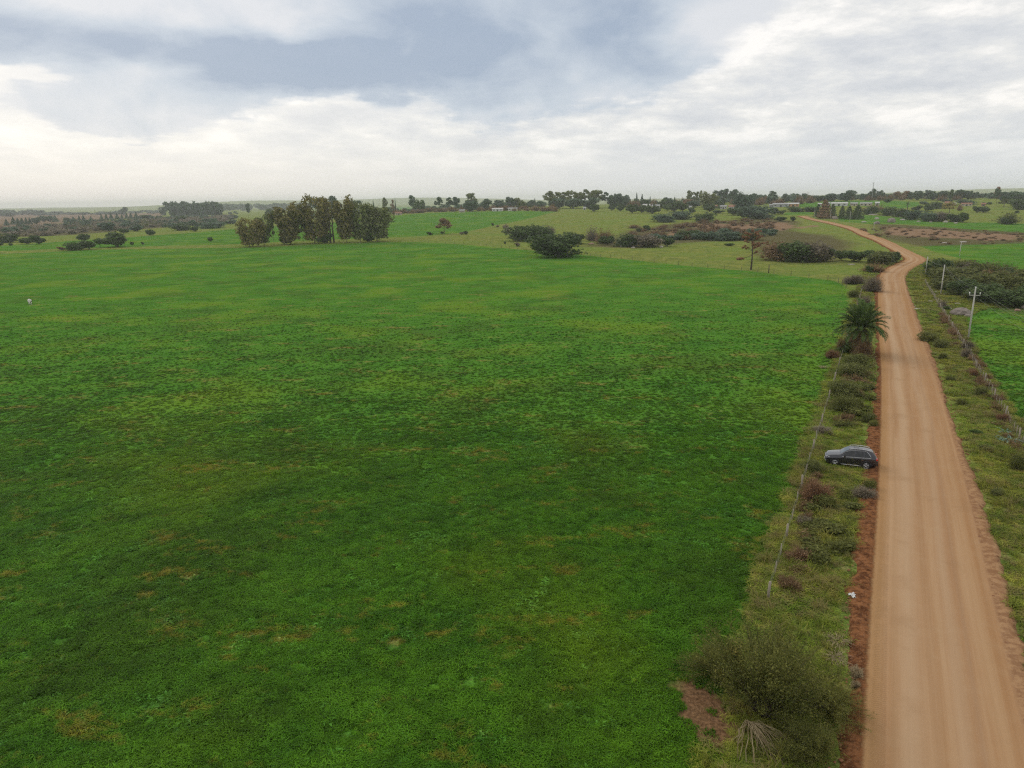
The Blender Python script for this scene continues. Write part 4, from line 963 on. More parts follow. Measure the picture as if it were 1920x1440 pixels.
def palm(px, py, crown_px, trunk_h, label, n_live, n_dead, seed):
    p = at(px, py); R_ = crown_px / ppm(p) / 2; o = empty('palm_tree', p); rg = np.random.default_rng(seed); b = MB()
    zs = np.linspace(-.2, trunk_h, 12); b.tube([(0, 0, z) for z in zs], [R_ * (.115 + .012 * (i % 2)) for i in range(12)], 10); b.build('trunk', M_barkd, o, True)
    live = [frond_mesh(s, R_ * 1.18, dr) for s, dr in ((1, .26), (2, .38), (3, .50), (4, .62))]; dd = [frond_mesh(s, R_ * 1.0, dr, True) for s, dr in ((5, 1.35), (6, 1.6))]
    for i in range(n_live):
        q = i / n_live; m_ = live[min(3, int(q * 4))]; f = shape('frond', m_, LM['palm'], o); f.location = (0, 0, trunk_h); f.rotation_euler = (rg.normal() * .12, -.95 + 1.35 * q ** .9 + rg.normal() * .08, i * 2.39996 + rg.normal() * .1); s = .85 + .25 * rg.random(); f.scale = (s, s, s)
    for i in range(n_dead):
        f = shape('dead_frond', dd[i % 2], LM['brown'], o); f.location = (0, 0, trunk_h - .15); f.rotation_euler = (rg.normal() * .15, .45 + .4 * rg.random(), i * 2.39996 + .7); s = .75 + .3 * rg.random(); f.scale = (s, s, s)
    tag(o, label, 'palm tree'); return o
palm(1609, 664, 92, 3.9, 'large feathery palm with drooping dead fronds at the road edge', 92, 26, 4)
palm(1701, 394, 11, 5.0, 'small distant palm among bushes below the upper green field', 22, 0, 6)

# ------------------------------------------------------------------ shrubs and plants of the verges
VERGE = '''
F 1600 662 56 26 green|green bush right in front of the palm
F 1606 690 62 30 olive|dense olive bush second in line before the palm
G 1585 660 40 34 brown|brown twiggy bush at the left foot of the palm
G 1617 672 44 34 brown|greyish twiggy bush at the right foot of the palm
F 1597 705 58 26 olive|low olive bush third in line before the palm
G 1560 672 26 20 red|small dark brown bush on the field side near the palm
F 1580 745 56 34 olive|rounded olive bush just beyond the pale fence post
G 1582 772 50 34 olive|twiggy olive bush beside the pale fence post
F 1600 768 40 26 verge|dark bush at the right of the twiggy olive one
F 1628 790 26 18 olive|low bush at the bank edge beyond the car
F 1638 800 20 14 verge|small dark bush at the bank edge beyond the car
G 1542 812 38 14 grey|low grey shrub beside the fence beyond the car
F 1524 884 36 22 olive|small olive bush at the fence just in front of the car
G 1530 938 62 44 red|red brown twiggy bush below the car
F 1545 948 44 22 verge|dark green bush at the right foot of the red brown one
F 1522 992 60 18 verge|low dark bush below the red brown twiggy one
G 1508 985 36 20 grey|greyish shrub by the fence below the red brown bush
G 1620 932 44 20 grey|grey shrub on the bank edge below the car
F 1630 918 26 20 verge|small dark shrub on the bank edge below the car
G 1505 1050 56 18 red|low reddish shrub in the middle of the near verge
G 1478 1105 56 26 brown|dry brown shrub behind the near fence post
G 1606 1270 34 22 straw|small pale dry plant on the red bank near the big shrub
G 1604 1290 24 16 straw|lower small pale dry plant on the red bank
F 1740 640 40 20 verge|dark low shrub on the right verge level with the palm
F 1762 652 30 18 olive|olive low shrub right of the dark one on the right verge
G 1815 655 26 18 grey|grey shrub in the right fence below the crossarm pole
G 1812 672 26 22 grey|second grey shrub in the right fence below the crossarm pole
F 1767 674 18 14 verge|small dark shrub on the right verge
G 1826 705 22 14 red|brown shrub along the right fence
F 1782 715 20 11 olive|flat olive shrub lower on the right verge slope
F 1838 742 22 18 olive|rounded olive shrub nearest the right fence
F 1802 760 18 13 verge|dark shrub in the lower right verge
G 1880 790 30 18 red|brown dry shrub under the right fence posts
F 1828 815 24 10 green|low green shrub on the lower right verge
F 1906 880 34 34 verge|dark shrub cut by the right edge under the fence
F 1870 930 26 16 olive|olive shrub low at the right edge
F 1846 845 26 12 olive|low olive shrub beside the right red bank
'''
for ln in VERGE.strip().splitlines():
    a, lab = ln.split('|'); k, x_, y_, w_, h_, lf = a.split(); plant(k, float(x_), float(y_), float(w_), float(h_), lab, lf)
# the big broom shrub in the foreground: arching stems with thousands of fine green shoots
p0 = at(1428, 1345); rg = np.random.default_rng(77); root = empty('broom_shrub', p0); st = []; tips = []; b = MB()
for i in range(135):
    a = rg.random() * 6.28; R_ = 3.7 * math.sqrt(rg.random()) * (1.0 if i < 100 else 1.25) * (.8 + .3 * math.cos(a - .6)); hh = (3.3 - .55 * (R_ / 3.9) ** 2 * 3.3) * (.45 + .65 * rg.random()); e_ = np.array([math.cos(a) * R_, math.sin(a) * R_ * .95 + .7, hh])
    m_ = np.array([e_[0] * .35, e_[1] * .35, hh * .62]); s_ = np.array([math.cos(a) * .15, math.sin(a) * .15, 0]); pts = [s_ * (1 - t) ** 2 + 2 * m_ * t * (1 - t) + e_ * t * t for t in np.linspace(0, 1, 6)]
    b.tube(pts, np.linspace(.022, .006, 6), 4, False); st.append(pts)
b.build('stems', M_barkd, root)
A0, A1, D0 = [], [], []
for pts in st:
    for j in range(52):
        t = .3 + .7 * rg.random() ** .7; i = min(4, int(t * 5)); q = pts[i] + (pts[i + 1] - pts[i]) * (t * 5 - i); dv = (pts[i + 1] - pts[i]); dv = dv / np.linalg.norm(dv) + rg.normal(size=3) * .6; dv[2] += .35; dv /= np.linalg.norm(dv)
        e_ = q + dv * (.25 + .75 * rg.random()); A0.append(q); A1.append(e_); D0 += [q + (e_ - q) * rg.random() + rg.normal(size=3) * .06 for _ in range(2)]
A0, A1, D0 = map(np.array, (A0, A1, D0)); D0[:, 2] = np.abs(D0[:, 2]) + .02; A1[:, 2] = np.abs(A1[:, 2])
shape('shoots', quadmesh('shoots', np.r_[slivers(A0, A1, .012, rg), diamonds(D0, rdir(rg, len(D0)), .030 + .035 * rg.random(len(D0)), 2.6, rg)], False), LM['broom'], root)
g_ = [np.array([-1.15, 1.35, 2.0]), np.array([-.8, 1.5, 2.2]), np.array([-1.3, .9, 1.7])]
shape('fresh_shoots', quadmesh('fresh_shoots', blobs_to_leaves(rg, [(*c_, .55, .5, .45) for c_ in g_], 900, .05, 2.2, .2), False), LM['gold'], root)
tag(root, 'large fine twigged olive green shrub in the near verge', 'shrub')
for x_, y_, sc_, rz_, lab in ((1520, 1430, .48, 1.1, 'dark olive broom bush at the bottom edge right of the dried branches'), (1342, 1262, .42, 2.4, 'small loose broom bush on the field side of the large shrub'), (1548, 1335, .42, 4.0, 'small olive broom bush joining the large shrub to the red bank')):
    r2 = empty('broom_shrub', at(x_, y_), rz_); r2.scale = (sc_, sc_, sc_ * .9); tag(r2, lab, 'shrub', 'olive broom shrubs in the near verge')
    for ch in list(root.children):
        if ch.name.startswith('fresh'): continue
        c2 = ch.copy(); COL.objects.link(c2); c2.parent = r2
root['group'] = 'olive broom shrubs in the near verge'
def spray(name, px, py, n_, L, wd, leaf, label, cat, up, seed, az_=None, spreadz=1.0, z0=0.0):
    p = at(px, py); rg = np.random.default_rng(seed); V_ = []
    for i in range(n_):
        a = rg.random() * 6.283 if az_ is None else az_ + rg.normal() * spreadz; Ln = L * (.55 + .55 * rg.random()); o_ = np.array([math.cos(a), math.sin(a), 0]); pts = [np.array([0, 0, z0]) + rg.normal(size=3) * .05 + o_ * Ln * t * .95 + np.array([0, 0, Ln * (up * t - (up * .75 + z0 / L) * t * t)]) for t in np.linspace(0, 1, 6)]
        for q in range(5): sd_ = np.cross(pts[q + 1] - pts[q], (0, 0, 1)); sd_ = sd_ / (np.linalg.norm(sd_) + 1e-9) * wd; V_ += [pts[q] - sd_, pts[q] + sd_, pts[q + 1] + sd_, pts[q + 1] - sd_]
    V_ = np.array(V_); V_[:, 2] = np.maximum(V_[:, 2], .02); o = shape(name, quadmesh(name, V_, False), LM[leaf]); o.location = p; return tag(o, label, cat)
spray('dry_branches', 1400, 1372, 46, 2.1, .013, 'straw', 'bundle of pale dried branches lying in front of the big shrub', 'branches', .5, 3, -1.35, .42, .5)
spray('pampas_grass', 1570, 1206, 70, .75, .010, 'straw', 'upper of two pale dry grass plumes beside the red bank', 'grass clump', .9, 4)
spray('pampas_grass', 1568, 1238, 70, .75, .010, 'straw', 'lower of two pale dry grass plumes beside the red bank', 'grass clump', .9, 5)
spray('grass_clump', 1543, 690, 60, .9, .012, 'straw', 'dry straw grass clump on the field side of the fence near the palm', 'grass clump', .8, 6)
spray('agave_plant', 1893, 829, 34, 1.25, .055, 'agave', 'blue grey spiky agave plant under the right fence', 'agave', 1.0, 7)
spray('agave_plant', 1884, 812, 22, .9, .045, 'agave', 'smaller blue grey agave plant behind the larger one', 'agave', 1.0, 8)

# ------------------------------------------------------------------ rocks
def rock(px, py, wpx, hpx, label, m_, seed, name='rock', asp=.8, rz=0, cat='rock'):
    import bmesh
    p = at(px, py); k = 1 / ppm(p); bm = bmesh.new(); bmesh.ops.create_icosphere(bm, subdivisions=3, radius=.5); rg = np.random.default_rng(seed); o3 = rg.random(3) * 20
    for v in bm.verts:
        c = np.array(v.co); d_ = c / np.linalg.norm(c); f = .72 + .55 * (.6 * vnoise(d_[0] * 1.8 + o3[0] + d_[2], d_[1] * 1.8 + o3[1], seed) + .4 * vnoise(d_[0] * 4 + o3[1], d_[1] * 4 + d_[2] * 3, seed + 1)); v.co = Vector(c * f)
    me_ = bpy.data.meshes.new(name); bm.to_mesh(me_); bm.free(); o = link(name, me_, m_, None, (p[0], p[1], p[2] + hpx * k * .22)); o.scale = (wpx * k * .95, wpx * k * asp, hpx * k * 1.2); o.rotation_euler = (0, 0, rz); return tag(o, label, cat)
M_rock = simple('lichen_granite', (.25, .21, .18), .9, vary=.5, scale=1.5); M_rockw = simple('pale_rock', (.42, .38, .33), .9, vary=.3, scale=2); M_rockr = simple('reddish_rock', (.30, .19, .135), .9, vary=.4, scale=2)
for i, (x_, y_, w_, h_, m_, lab) in enumerate([
    (1800, 590, 38, 16, M_rock, 'big humped granite boulder beside the crossarm pole'), (1816, 594, 14, 7, M_rock, 'smaller stone at the right foot of the big boulder'), (1781, 580, 6, 4, M_rockw, 'small pale stone left of the big boulder'),
    (1722, 580, 14, 3, M_rockw, 'flat pale slab on the right verge'), (1717, 575, 5, 2.5, M_rockw, 'little white stone above the flat pale slab'), (1744, 567, 11, 4, M_rockw, 'white stone by the right fence'), (1748, 582, 8, 3, M_rockr, 'flat stone right of the pale slab on the verge'),
    (1754, 548, 8, 3, M_rockw, 'upper of two white stones left of the second pole'), (1753, 553, 7, 2.5, M_rockw, 'lower of two white stones left of the second pole'), (1771, 553, 8, 3, M_rockw, 'white stone right of the foot of the second pole'), (1758, 540, 4, 3, M_rockw, 'small stone in grass left of the second pole'),
    (1832, 565, 5, 6, M_rockr, 'reddish upright rock at the edge of the scrub'), (1816, 567, 7, 3, M_rockw, 'white stone at the edge of the scrub'), (1827, 571, 7, 3, M_rockw, 'white stone below the reddish upright rock'), (1795, 570, 12, 2.5, M_rockw, 'low flat stone above the big boulder'),
    (1908, 583, 12, 5, M_rockr, 'reddish stone heap at the right picture edge'), (1919, 578, 12, 8, M_rock, 'stone at the right edge behind the reddish heap'), (1895, 574, 18, 4, M_rockw, 'pale slab under the right part of the scrub'),
    (1602, 1424, 9, 7, M_rockw, 'upper of two pale stones on the near red bank'), (1601, 1437, 9, 7, M_rockw, 'lower of two pale stones on the near red bank'),
    (1565, 411, 12, 7, M_rock, 'pale boulder heap right of the far red road'), (1671, 417, 15, 10, M_rock, 'large pale boulder in the far field'), (1644, 420, 12, 6, M_rock, 'brown boulder left of the large pale one in the far field'), (1620, 417, 10, 3, M_rockw, 'low pale stone in the far field'), (1644, 411, 8, 4, M_rockw, 'pale stone in the upper part of the far field'), (1637, 403, 18, 2.5, M_rockw, 'long pale stone streak at the bush foot in the far field'),
    (1692, 413, 10, 3, M_rockw, 'white stone at the foot of the far thicket row, leftmost'), (1722, 416, 8, 2.5, M_rockw, 'white stone at the foot of the far thicket row, second'), (1745, 417, 6, 2, M_rockw, 'white stone at the foot of the far thicket row, third'), (1773, 417, 10, 4, M_rockw, 'biggest white stone at the foot of the far thicket row'), (1792, 419, 8, 2.5, M_rockw, 'white stone at the foot of the far thicket row, rightmost'),
    (1806, 454, 14, 2, M_rockw, 'pale stone at the top edge of the right green field'), (1771, 456, 10, 2.5, M_rockw, 'pale stone left of the one topping the right green field'), (1893, 503, 7, 2.5, M_rockw, 'white stone in the lower right green field'),
    (1166, 463, 6, 3, M_rockw, 'pale rock at the left foot of the hedge row'), (1187, 465, 8, 3, M_rockw, 'pale rock under the hedge row, second from left'), (1240, 464, 8, 4, M_rockw, 'pale rock at the right foot of the hedge row'), (1108, 458, 14, 3, M_rockr, 'pinkish flat rock below the brown bare bush'), (965, 451, 5, 2.5, M_rockw, 'white stone at the left foot of the long dark thicket'), (1596, 496, 13, 1.5, M_rockw, 'thin pale slab in the pasture left of the bend')]):
    rock(x_, y_, w_, h_, lab, m_, 300 + i)
rg = np.random.default_rng(8); p = at(1597, 1120); b = MB(); n_ = 9; gx_, gy_ = np.meshgrid(np.linspace(-.22, .22, n_), np.linspace(-.24, .24, n_)); zz_ = .10 + .14 * rg.random(gx_.shape); V_ = np.c_[gx_.ravel() + rg.normal(size=n_ * n_) * .03, gy_.ravel() + rg.normal(size=n_ * n_) * .03, zz_.ravel() * (1 - 3 * (gx_.ravel() ** 2 + gy_.ravel() ** 2))]
keep = lambda i, j: not ((i < 3 and j < 3) or (i > 4 and j < 2) or (i < 2 and j > 5))
b.add(V_, [(i * n_ + j, i * n_ + j + 1, (i + 1) * n_ + j + 1, (i + 1) * n_ + j) for i in range(n_ - 1) for j in range(n_ - 1) if keep(i, j)]); o = b.build('plastic_bag', M_white, None, False, p); tag(o, 'crumpled white plastic scrap at the edge of the red bank', 'litter')

# ------------------------------------------------------------------ fences
def fence(line, t0, t1, label, step, droppers, h_, nw, rp=.075, jit=.25, seed=1, m_=None):
    rg = np.random.default_rng(seed); c0, u0 = line[0], line[1]; a_ = c0 + u0 * t0; o = empty('wire_fence', (a_[0], a_[1], float(ter(*a_)))); base = np.array(o.location)
    def gp(t, z=0): q = c0 + u0 * t; return np.array([q[0], q[1], float(ter(*q)) + z]) - base
    t = t0; k_ = 0
    while t <= t1:
        big = k_ % (droppers + 1) == 0; r = rp * (1 if big else .38) * (.85 + .3 * rg.random()); hh = h_ * (1.08 if big else .92) * (.93 + .14 * rg.random()); le_ = rg.normal(size=2) * .05 * hh
        q = gp(t); MB().tube([q + (0, 0, -.3), q + np.array([le_[0] * .5, le_[1] * .5, hh * .55]), q + np.array([le_[0], le_[1], hh])], [r * 1.05, r, r * .9], 6).build('post' if big else 'dropper', m_ or M_post, o, True)
        t += step / (droppers + 1) * (1 + jit * (rg.random() - .5)); k_ += 1
    for w_i in range(nw):
        z = h_ * (.18 + .78 * w_i / max(1, nw - 1)); n_ = max(2, int((t1 - t0) / 6)); MB().tube([gp(tt, z - (.03 if i % 2 else 0)) for i, tt in enumerate(np.linspace(t0, t1, n_))], .0035, 3, False).build('wire', M_wire, o)
    return tag(o, label, 'fence')
fence(FL, FL[2] - .6, FL[3] + 6, 'grey post and wire fence between the green field and the left verge', 9.0, 2, 1.1, 4)
fence(FR, FR[2] - 16, FR[3] + 6, 'post and wire fence of pale sticks along the right verge', 8.0, 4, 1.2, 5, .07, .5, 2)
ep = [np.array(q) for q in W((1586, 541), (1568, 527), (1480, 517), (1400, 508), (1290, 499), (1180, 487), (1090, 478), (1000, 470), (880, 459), (760, 453))]
o = empty('boundary_fence', (*ep[0], 0)); e0 = np.array([*ep[0], 0.0]); L_, _s = resample(np.array(ep), lambda s: 6.5); rg = np.random.default_rng(4); tops = []
for i, q in enumerate(L_):
    q3 = np.array([q[0], q[1], float(ter(*q))]) - e0; hh = 1.25 * (.9 + .25 * rg.random()); MB().tube([q3 + (0, 0, -.2), q3 + (rg.normal() * .05, 0, hh)], [.07, .06], 5).build('post', M_postd, o); tops.append(q3)
for z in (.4, .75, 1.1): MB().tube([q + (0, 0, z) for q in tops], .005, 3, False).build('wire', M_wire, o)
tag(o, 'thin dark wire fence along the far side of the main green field', 'fence')

# ------------------------------------------------------------------ power poles and wires
def pole(px, py, ptop, label, arm, r0=.145, m_=None):
    p = at(px, py); H_ = (py - ptop) / ppm(p) * 1.02; o = empty('power_pole', p); MB().tube([(0, 0, -.5), (0, 0, H_ * .5), (0, 0, H_)], [r0, r0 * .82, r0 * .62], 8).build('shaft', m_ or M_conc, o, True); ends = [p + np.array([0, 0, H_])]
    if arm:
        az_ = math.atan2(FR[1][1], FR[1][0]) - math.pi / 2; ux = np.array([math.cos(az_), math.sin(az_), 0]); za = H_ - 12.5 / ppm(p); MB().box((0, 0, za), (1.5, .09, .09), az_).build('crossarm', M_conc, o); ends = []
        for s in (-.70, .70): q = ux * s + np.array([0, 0, za + .06]); MB().tube([q, q + (0, 0, .12), q + (0, 0, .2), q + (0, 0, .42)], [.03, .03, .09, .06], 8).build('insulator', M_white, o, True); ends.append(p + q + np.array([0, 0, .42]))
        q = np.array([0, 0, H_]); MB().tube([q, q + (0, 0, .1), q + (0, 0, .3)], [.05, .1, .06], 8).build('insulator', M_white, o, True); ends.append(p + q + np.array([0, 0, .3]))
    tag(o, label, 'power pole'); return p, ends
P1 = pole(1815.4, 634.7, 543, 'concrete power pole with crossarm and insulators at right', True)
P2 = pole(1763.6, 552.7, 498, 'tall thin pale pole left of the crossarm pole', False, .15); P3 = pole(1735, 515.5, 482, 'pole with brownish top beside the road bend', False, .15)
for x_, y_, t_, lab in ((1799, 480, 454, 'thin grey pole at the lower edge of the right green field'), (1593, 417, 396, 'far pale pole right of the cypress group, by the far field'), (1556.7, 411, 393, 'far pale pole in front of the brownish cypress'), (1526.7, 408, 394, 'far pale pole left of the cypress group'), (1477, 396, 383, 'farthest pale pole above the hedge by the far road'), (1638, 431, 419, 'short pale pole between far road and red bank')):
    pole(x_, y_, t_, lab, False, .15)
def wires(pts, sag):
    out = []
    for a_, b_ in zip(pts[:-1], pts[1:]): out += [a_ + (b_ - a_) * t - np.array([0, 0, 4 * sag * t * (1 - t)]) for t in np.linspace(0, 1, 14)[:-1]]
    return out + [pts[-1]]
dn = P1[0] - P2[0]; dn = dn / np.linalg.norm(dn); dn = np.array([FR[1][0], FR[1][1], 0]) * -1
for i, lab in ((0, 'left'), (1, 'right'), (2, 'top')):
    e_ = P1[1][i]; nxt = e_ + dn * 78 + np.array([6, 0, .0]); s_ = np.array([0, 0, -.12 * i]); o = MB().tube(wires([nxt, e_, P2[1][0] + s_, P3[1][0] + s_], .7), .0065, 4, False).build('power_line', M_wire); tag(o, f'thin overhead wire on the {lab} insulator of the crossarm pole', 'wire')

# ------------------------------------------------------------------ village
M_hw = simple('weathered_white_wall', (.56, .55, .52), .8, vary=.12); M_tile = simple('red_tile', (.30, .15, .10), .85, vary=.2); M_grey = simple('grey_sheet', (.36, .36, .355), .6, vary=.12); M_beige = simple('beige_wall', (.50, .42, .32), .85, vary=.1); M_brick = simple('brick_wall', (.40, .23, .15), .9, vary=.2); M_orange = simple('orange_wall', (.52, .27, .13), .85, vary=.1); M_dark = simple('dark_opening', (.04, .045, .05), .4)
def house(px, py, wpx, hpx, wallm, roofm, label, d=None, name='house', cat='house', gable=True, openings=3):
    p = at(px, py, 1400); dd = math.hypot(p[0], p[1])
    if dd > 830 and px > 500: p[:2] *= 830 / dd; p[2] = float(ter(p[0], p[1]))
    tv = ray(px, py - hpx); k = 1 / ppm(p); wd = wpx * k; ht = max(2.8, CAM_H + tv[2] / math.hypot(tv[0], tv[1]) * math.hypot(p[0], p[1]) - p[2]); ht = min(ht, max(3.0, hpx * k * 1.15)); dp = max(5.0, wd * .45); rz = -math.atan2(p[0], p[1]) + ((px * 7) % 5 - 2) * .07; o = empty(name, p, rz); wl = ht * .68
    MB().box((0, 0, wl / 2 - .2), (wd, dp, wl + .4)).build('wall', wallm, o)
    b = MB(); e_ = .35; t = .14; zt = ht
    if gable: pr_ = [(-dp / 2 - e_, wl + .003), (0, zt), (dp / 2 + e_, wl + .003), (dp / 2 + e_, wl + t), (0, zt + t), (-dp / 2 - e_, wl + t)]
    else: pr_ = [(-dp / 2 - e_, wl + .003), (dp / 2 + e_, wl + .5), (dp / 2 + e_, wl + .5 + t), (-dp / 2 - e_, wl + t)]
    n_ = len(pr_); b.add([(s * (wd / 2 + e_), y_, z_) for s in (-1, 1) for y_, z_ in pr_], [tuple(range(n_))[::-1], tuple(range(n_, 2 * n_))] + [(i, (i + 1) % n_, n_ + (i + 1) % n_, n_ + i) for i in range(n_)]); b.build('roof', roofm, o)
    if gable: b = MB(); [b.add([(s * (wd / 2 - .02), -dp / 2, wl), (s * (wd / 2 - .02), dp / 2, wl), (s * (wd / 2 - .02), 0, zt)], [(0, 1, 2)]) for s in (-1, 1)]; b.build('gable', wallm, o)
    for i in range(openings):
        x_ = wd * (-.5 + (i + .5) / openings); dr_ = i == openings // 2; hh = wl * (.78 if dr_ else .38); MB().box((x_, -dp / 2 - .03, hh / 2 if dr_ else wl * .58), (min(1.6, wd / openings * .5), .1, hh)).build('door' if dr_ else 'window', M_dark, o)
    return tag(o, label, cat, None)
for a in [(933, 389, 20, 5, M_hw, M_hw, 'long low white house left of the white one with dark doors'), (961, 389, 17, 5, M_hw, M_grey, 'white house with dark doors below the central skyline'), (866, 387, 10, 4, M_beige, M_grey, 'small pale roofed house beside the open crowned eucalyptus'), (1096, 385, 5, 3.5, M_hw, M_grey, 'tiny white hut under the big eucalyptus row'),
          (622, 391, 13, 6, M_hw, M_hw, 'white house glimpsed over the middle of the tree clump'), (711, 388, 15, 4, M_beige, M_tile, 'pale long house at the left of the central skyline'), (747, 386, 12, 4, M_beige, M_tile, 'reddish roofed house right of the pale long one on the skyline'),
          (1212, 384, 13, 8, M_hw, M_hw, 'white house, left of the village pair between conifers'), (1230, 383, 14, 7, M_hw, M_grey, 'white house, right of the village pair between conifers'), (1271, 381, 10, 5, M_hw, M_grey, 'small white house near the village centre'), (1291, 389, 12, 4, M_hw, M_grey, 'low white house behind the small round bush'),
          (1356, 392, 12, 7, M_hw, M_grey, 'white shed beside the small dark cypress'), (1372, 392, 11, 6, M_hw, M_tile, 'cream house right of the white shed'), (1373, 382, 11, 5, M_beige, M_tile, 'beige house above the cream one'), (1340, 378, 12, 5, M_beige, M_tile, 'brown roofed house under the wind swept trees'),
          (1464, 380, 28, 6, M_grey, M_grey, 'long grey shed above the green hillside'), (1488, 378, 20, 6, M_orange, M_hw, 'orange walled building with white roof right of the grey shed'), (1449, 383, 12, 4, M_grey, M_grey, 'low grey outbuilding left of the long shed'),
          (1538, 375.5, 6, 3.5, M_hw, M_hw, 'tiny white house at the top of the green hillside'), (1551, 375, 11, 6, M_hw, M_grey, 'white house with dark openings on the right skyline'), (1575, 374, 28, 5.5, M_hw, M_hw, 'long white roofed house under the large domed tree'), (1602, 374, 12, 5, M_beige, M_grey, 'beige house right of the domed tree'), (1625, 373, 20, 5, M_beige, M_grey, 'grey roofed house at the foot of the mast'), (1646, 371, 7, 6, M_hw, M_hw, 'small white gabled house right of the mast'),
          (1768, 368, 16, 5, M_hw, M_grey, 'white house on the right ridge'), (1778, 367, 8, 7, M_brick, M_tile, 'brown gabled house beside the white one on the right ridge'), (1791, 367, 6, 4, M_hw, M_grey, 'tiny white hut on the right ridge'), (1814, 368, 17, 5, M_beige, M_tile, 'beige house at the right end of the ridge'), (1846, 370, 7, 5, M_brick, M_tile, 'small brown hut near the right edge ridge'),
          (136, 414, 6, 3.5, M_hw, M_grey, 'small white hut among cone trees on the left'), (284, 400, 9, 3, M_hw, M_hw, 'white roofed shed left of the eucalyptus grove')]:
    house(*a, openings=3 if a[2] > 9 else 1)
v = ray(1632, 400); v = v[:2] / math.hypot(v[0], v[1]) * 1000; p = np.array([v[0], v[1], float(ter(*v))]); tv = ray(1632, 342); Hm = CAM_H + tv[2] / math.hypot(tv[0], tv[1]) * 1000 - p[2]; o = empty('radio_mast', p); b = MB()
for a in (0, 2.094, 4.189): b.tube([(.6 * math.cos(a), .6 * math.sin(a), -.3), (.35 * math.cos(a), .35 * math.sin(a), Hm)], .09, 5)
b.build('mast_legs', M_grey, o)
b = MB(); zs = np.linspace(1, Hm - 1, 14)
for i in range(13):
    for a, a2 in ((0, 2.094), (2.094, 4.189), (4.189, 0)): r = .6 - .25 * zs[i] / Hm; b.tube([(r * math.cos(a), r * math.sin(a), zs[i]), (r * math.cos(a2), r * math.sin(a2), zs[i + 1])], .05, 4)
b.build('lattice', M_grey, o); b = MB()
for a in (.5, 2.6, 4.7): b.box((.9 * math.cos(a), .9 * math.sin(a), Hm - .8), (.35, .2, 1.8), a); 
b.build('antenna', M_white, o); tag(o, 'slender lattice radio mast above the right skyline', 'mast')
# ------------------------------------------------------------------ parked car (x forward, y left, z up)
M_paint, B = mat('dark_metallic_paint'); cp = B.n('ShaderNodeBsdfPrincipled', {'Base Color': (.014, .014, .021, 1), 'Metallic': .3, 'Roughness': .30, 'Coat Weight': 1.0, 'Coat Roughness': .04}); surf(B, cp.outputs[0])
M_glass, B = mat('tinted_glass'); surf(B, B.n('ShaderNodeBsdfPrincipled', {'Base Color': (.012, .014, .016, 1), 'Roughness': .05, 'Specular IOR Level': .6}).outputs[0])
M_wind, B = mat('windscreen_glass'); surf(B, B.n('ShaderNodeBsdfPrincipled', {'Base Color': (.10, .12, .13, 1), 'Roughness': .04, 'Specular IOR Level': .9}).outputs[0])
M_chrome, B = mat('chrome'); surf(B, B.n('ShaderNodeBsdfPrincipled', {'Base Color': (.75, .75, .76, 1), 'Metallic': 1.0, 'Roughness': .18}).outputs[0])
M_tyre = simple('rubber', (.018, .018, .018), .85); M_clad = simple('black_cladding', (.022, .022, .024), .6); M_lamp, B = mat('lamp_glass'); surf(B, B.n('ShaderNodeBsdfPrincipled', {'Base Color': (.62, .65, .68, 1), 'Roughness': .1, 'Metallic': .5}).outputs[0])
M_red, B = mat('red_lamp'); surf(B, B.n('ShaderNodeBsdfPrincipled', {'Base Color': (.55, .03, .02, 1), 'Roughness': .15}).outputs[0])
# stations: x, half width, bottom, belt z, top z, half width at the top edge
ST = np.array([(2.29, .62, .42, .62, .70, .48), (2.24, .76, .32, .68, .80, .60), (2.08, .86, .27, .76, .90, .68), (1.75, .905, .25, .83, .985, .72), (1.30, .92, .23, .90, 1.05, .74), (.98, .925, .22, .945, 1.10, .75), (.62, .93, .22, .965, 1.37, .66), (.20, .93, .22, .985, 1.585, .615), (-.25, .93, .22, 1.00, 1.65, .615), (-.85, .93, .22, 1.015, 1.655, .61), (-1.40, .925, .23, 1.035, 1.605, .59), (-1.80, .91, .25, 1.055, 1.50, .56), (-2.05, .885, .30, 1.05, 1.25, .60), (-2.20, .84, .38, .92, 1.00, .64), (-2.26, .76, .46, .78, .82, .60)])
XS = np.sort(np.r_[np.linspace(2.29, -2.26, 47)])[::-1]
def stv(x_): i = np.argsort(ST[:, 0]); return [np.interp(x_, ST[i, 0], ST[i, c]) for c in range(1, 6)]
def section(x_):
    w_, zb, zl, zt, wt = stv(x_); zl = min(zl, zt - .03)
    return [(0, zb), (w_ * .86, zb), (w_ * .97, zb + .09), (w_, zb + (zl - zb) * .35), (w_ * .985, zb + (zl - zb) * .62), (w_ * .995, zb + (zl - zb) * .84), (w_ * .955, zl), (wt + (w_ * .955 - wt) * .42, zl + (zt - zl) * .55), (wt + .01, zl + (zt - zl) * .90), (wt * .86, zt - .012 * (zt - zl)), (wt * .45, zt + .012), (0, zt + .018)]
sec = np.array([section(x_) for x_ in XS]); NS = sec.shape[1]; bodyF, doors = [], {}; Vb = []
for s in (1, -1): Vb += [(XS[i], s * sec[i, j, 0], sec[i, j, 1]) for i in range(len(XS)) for j in range(NS)]
Vb = np.array(Vb); nb_ = len(XS) * NS; WHX, WR = (1.42, -1.28), .345
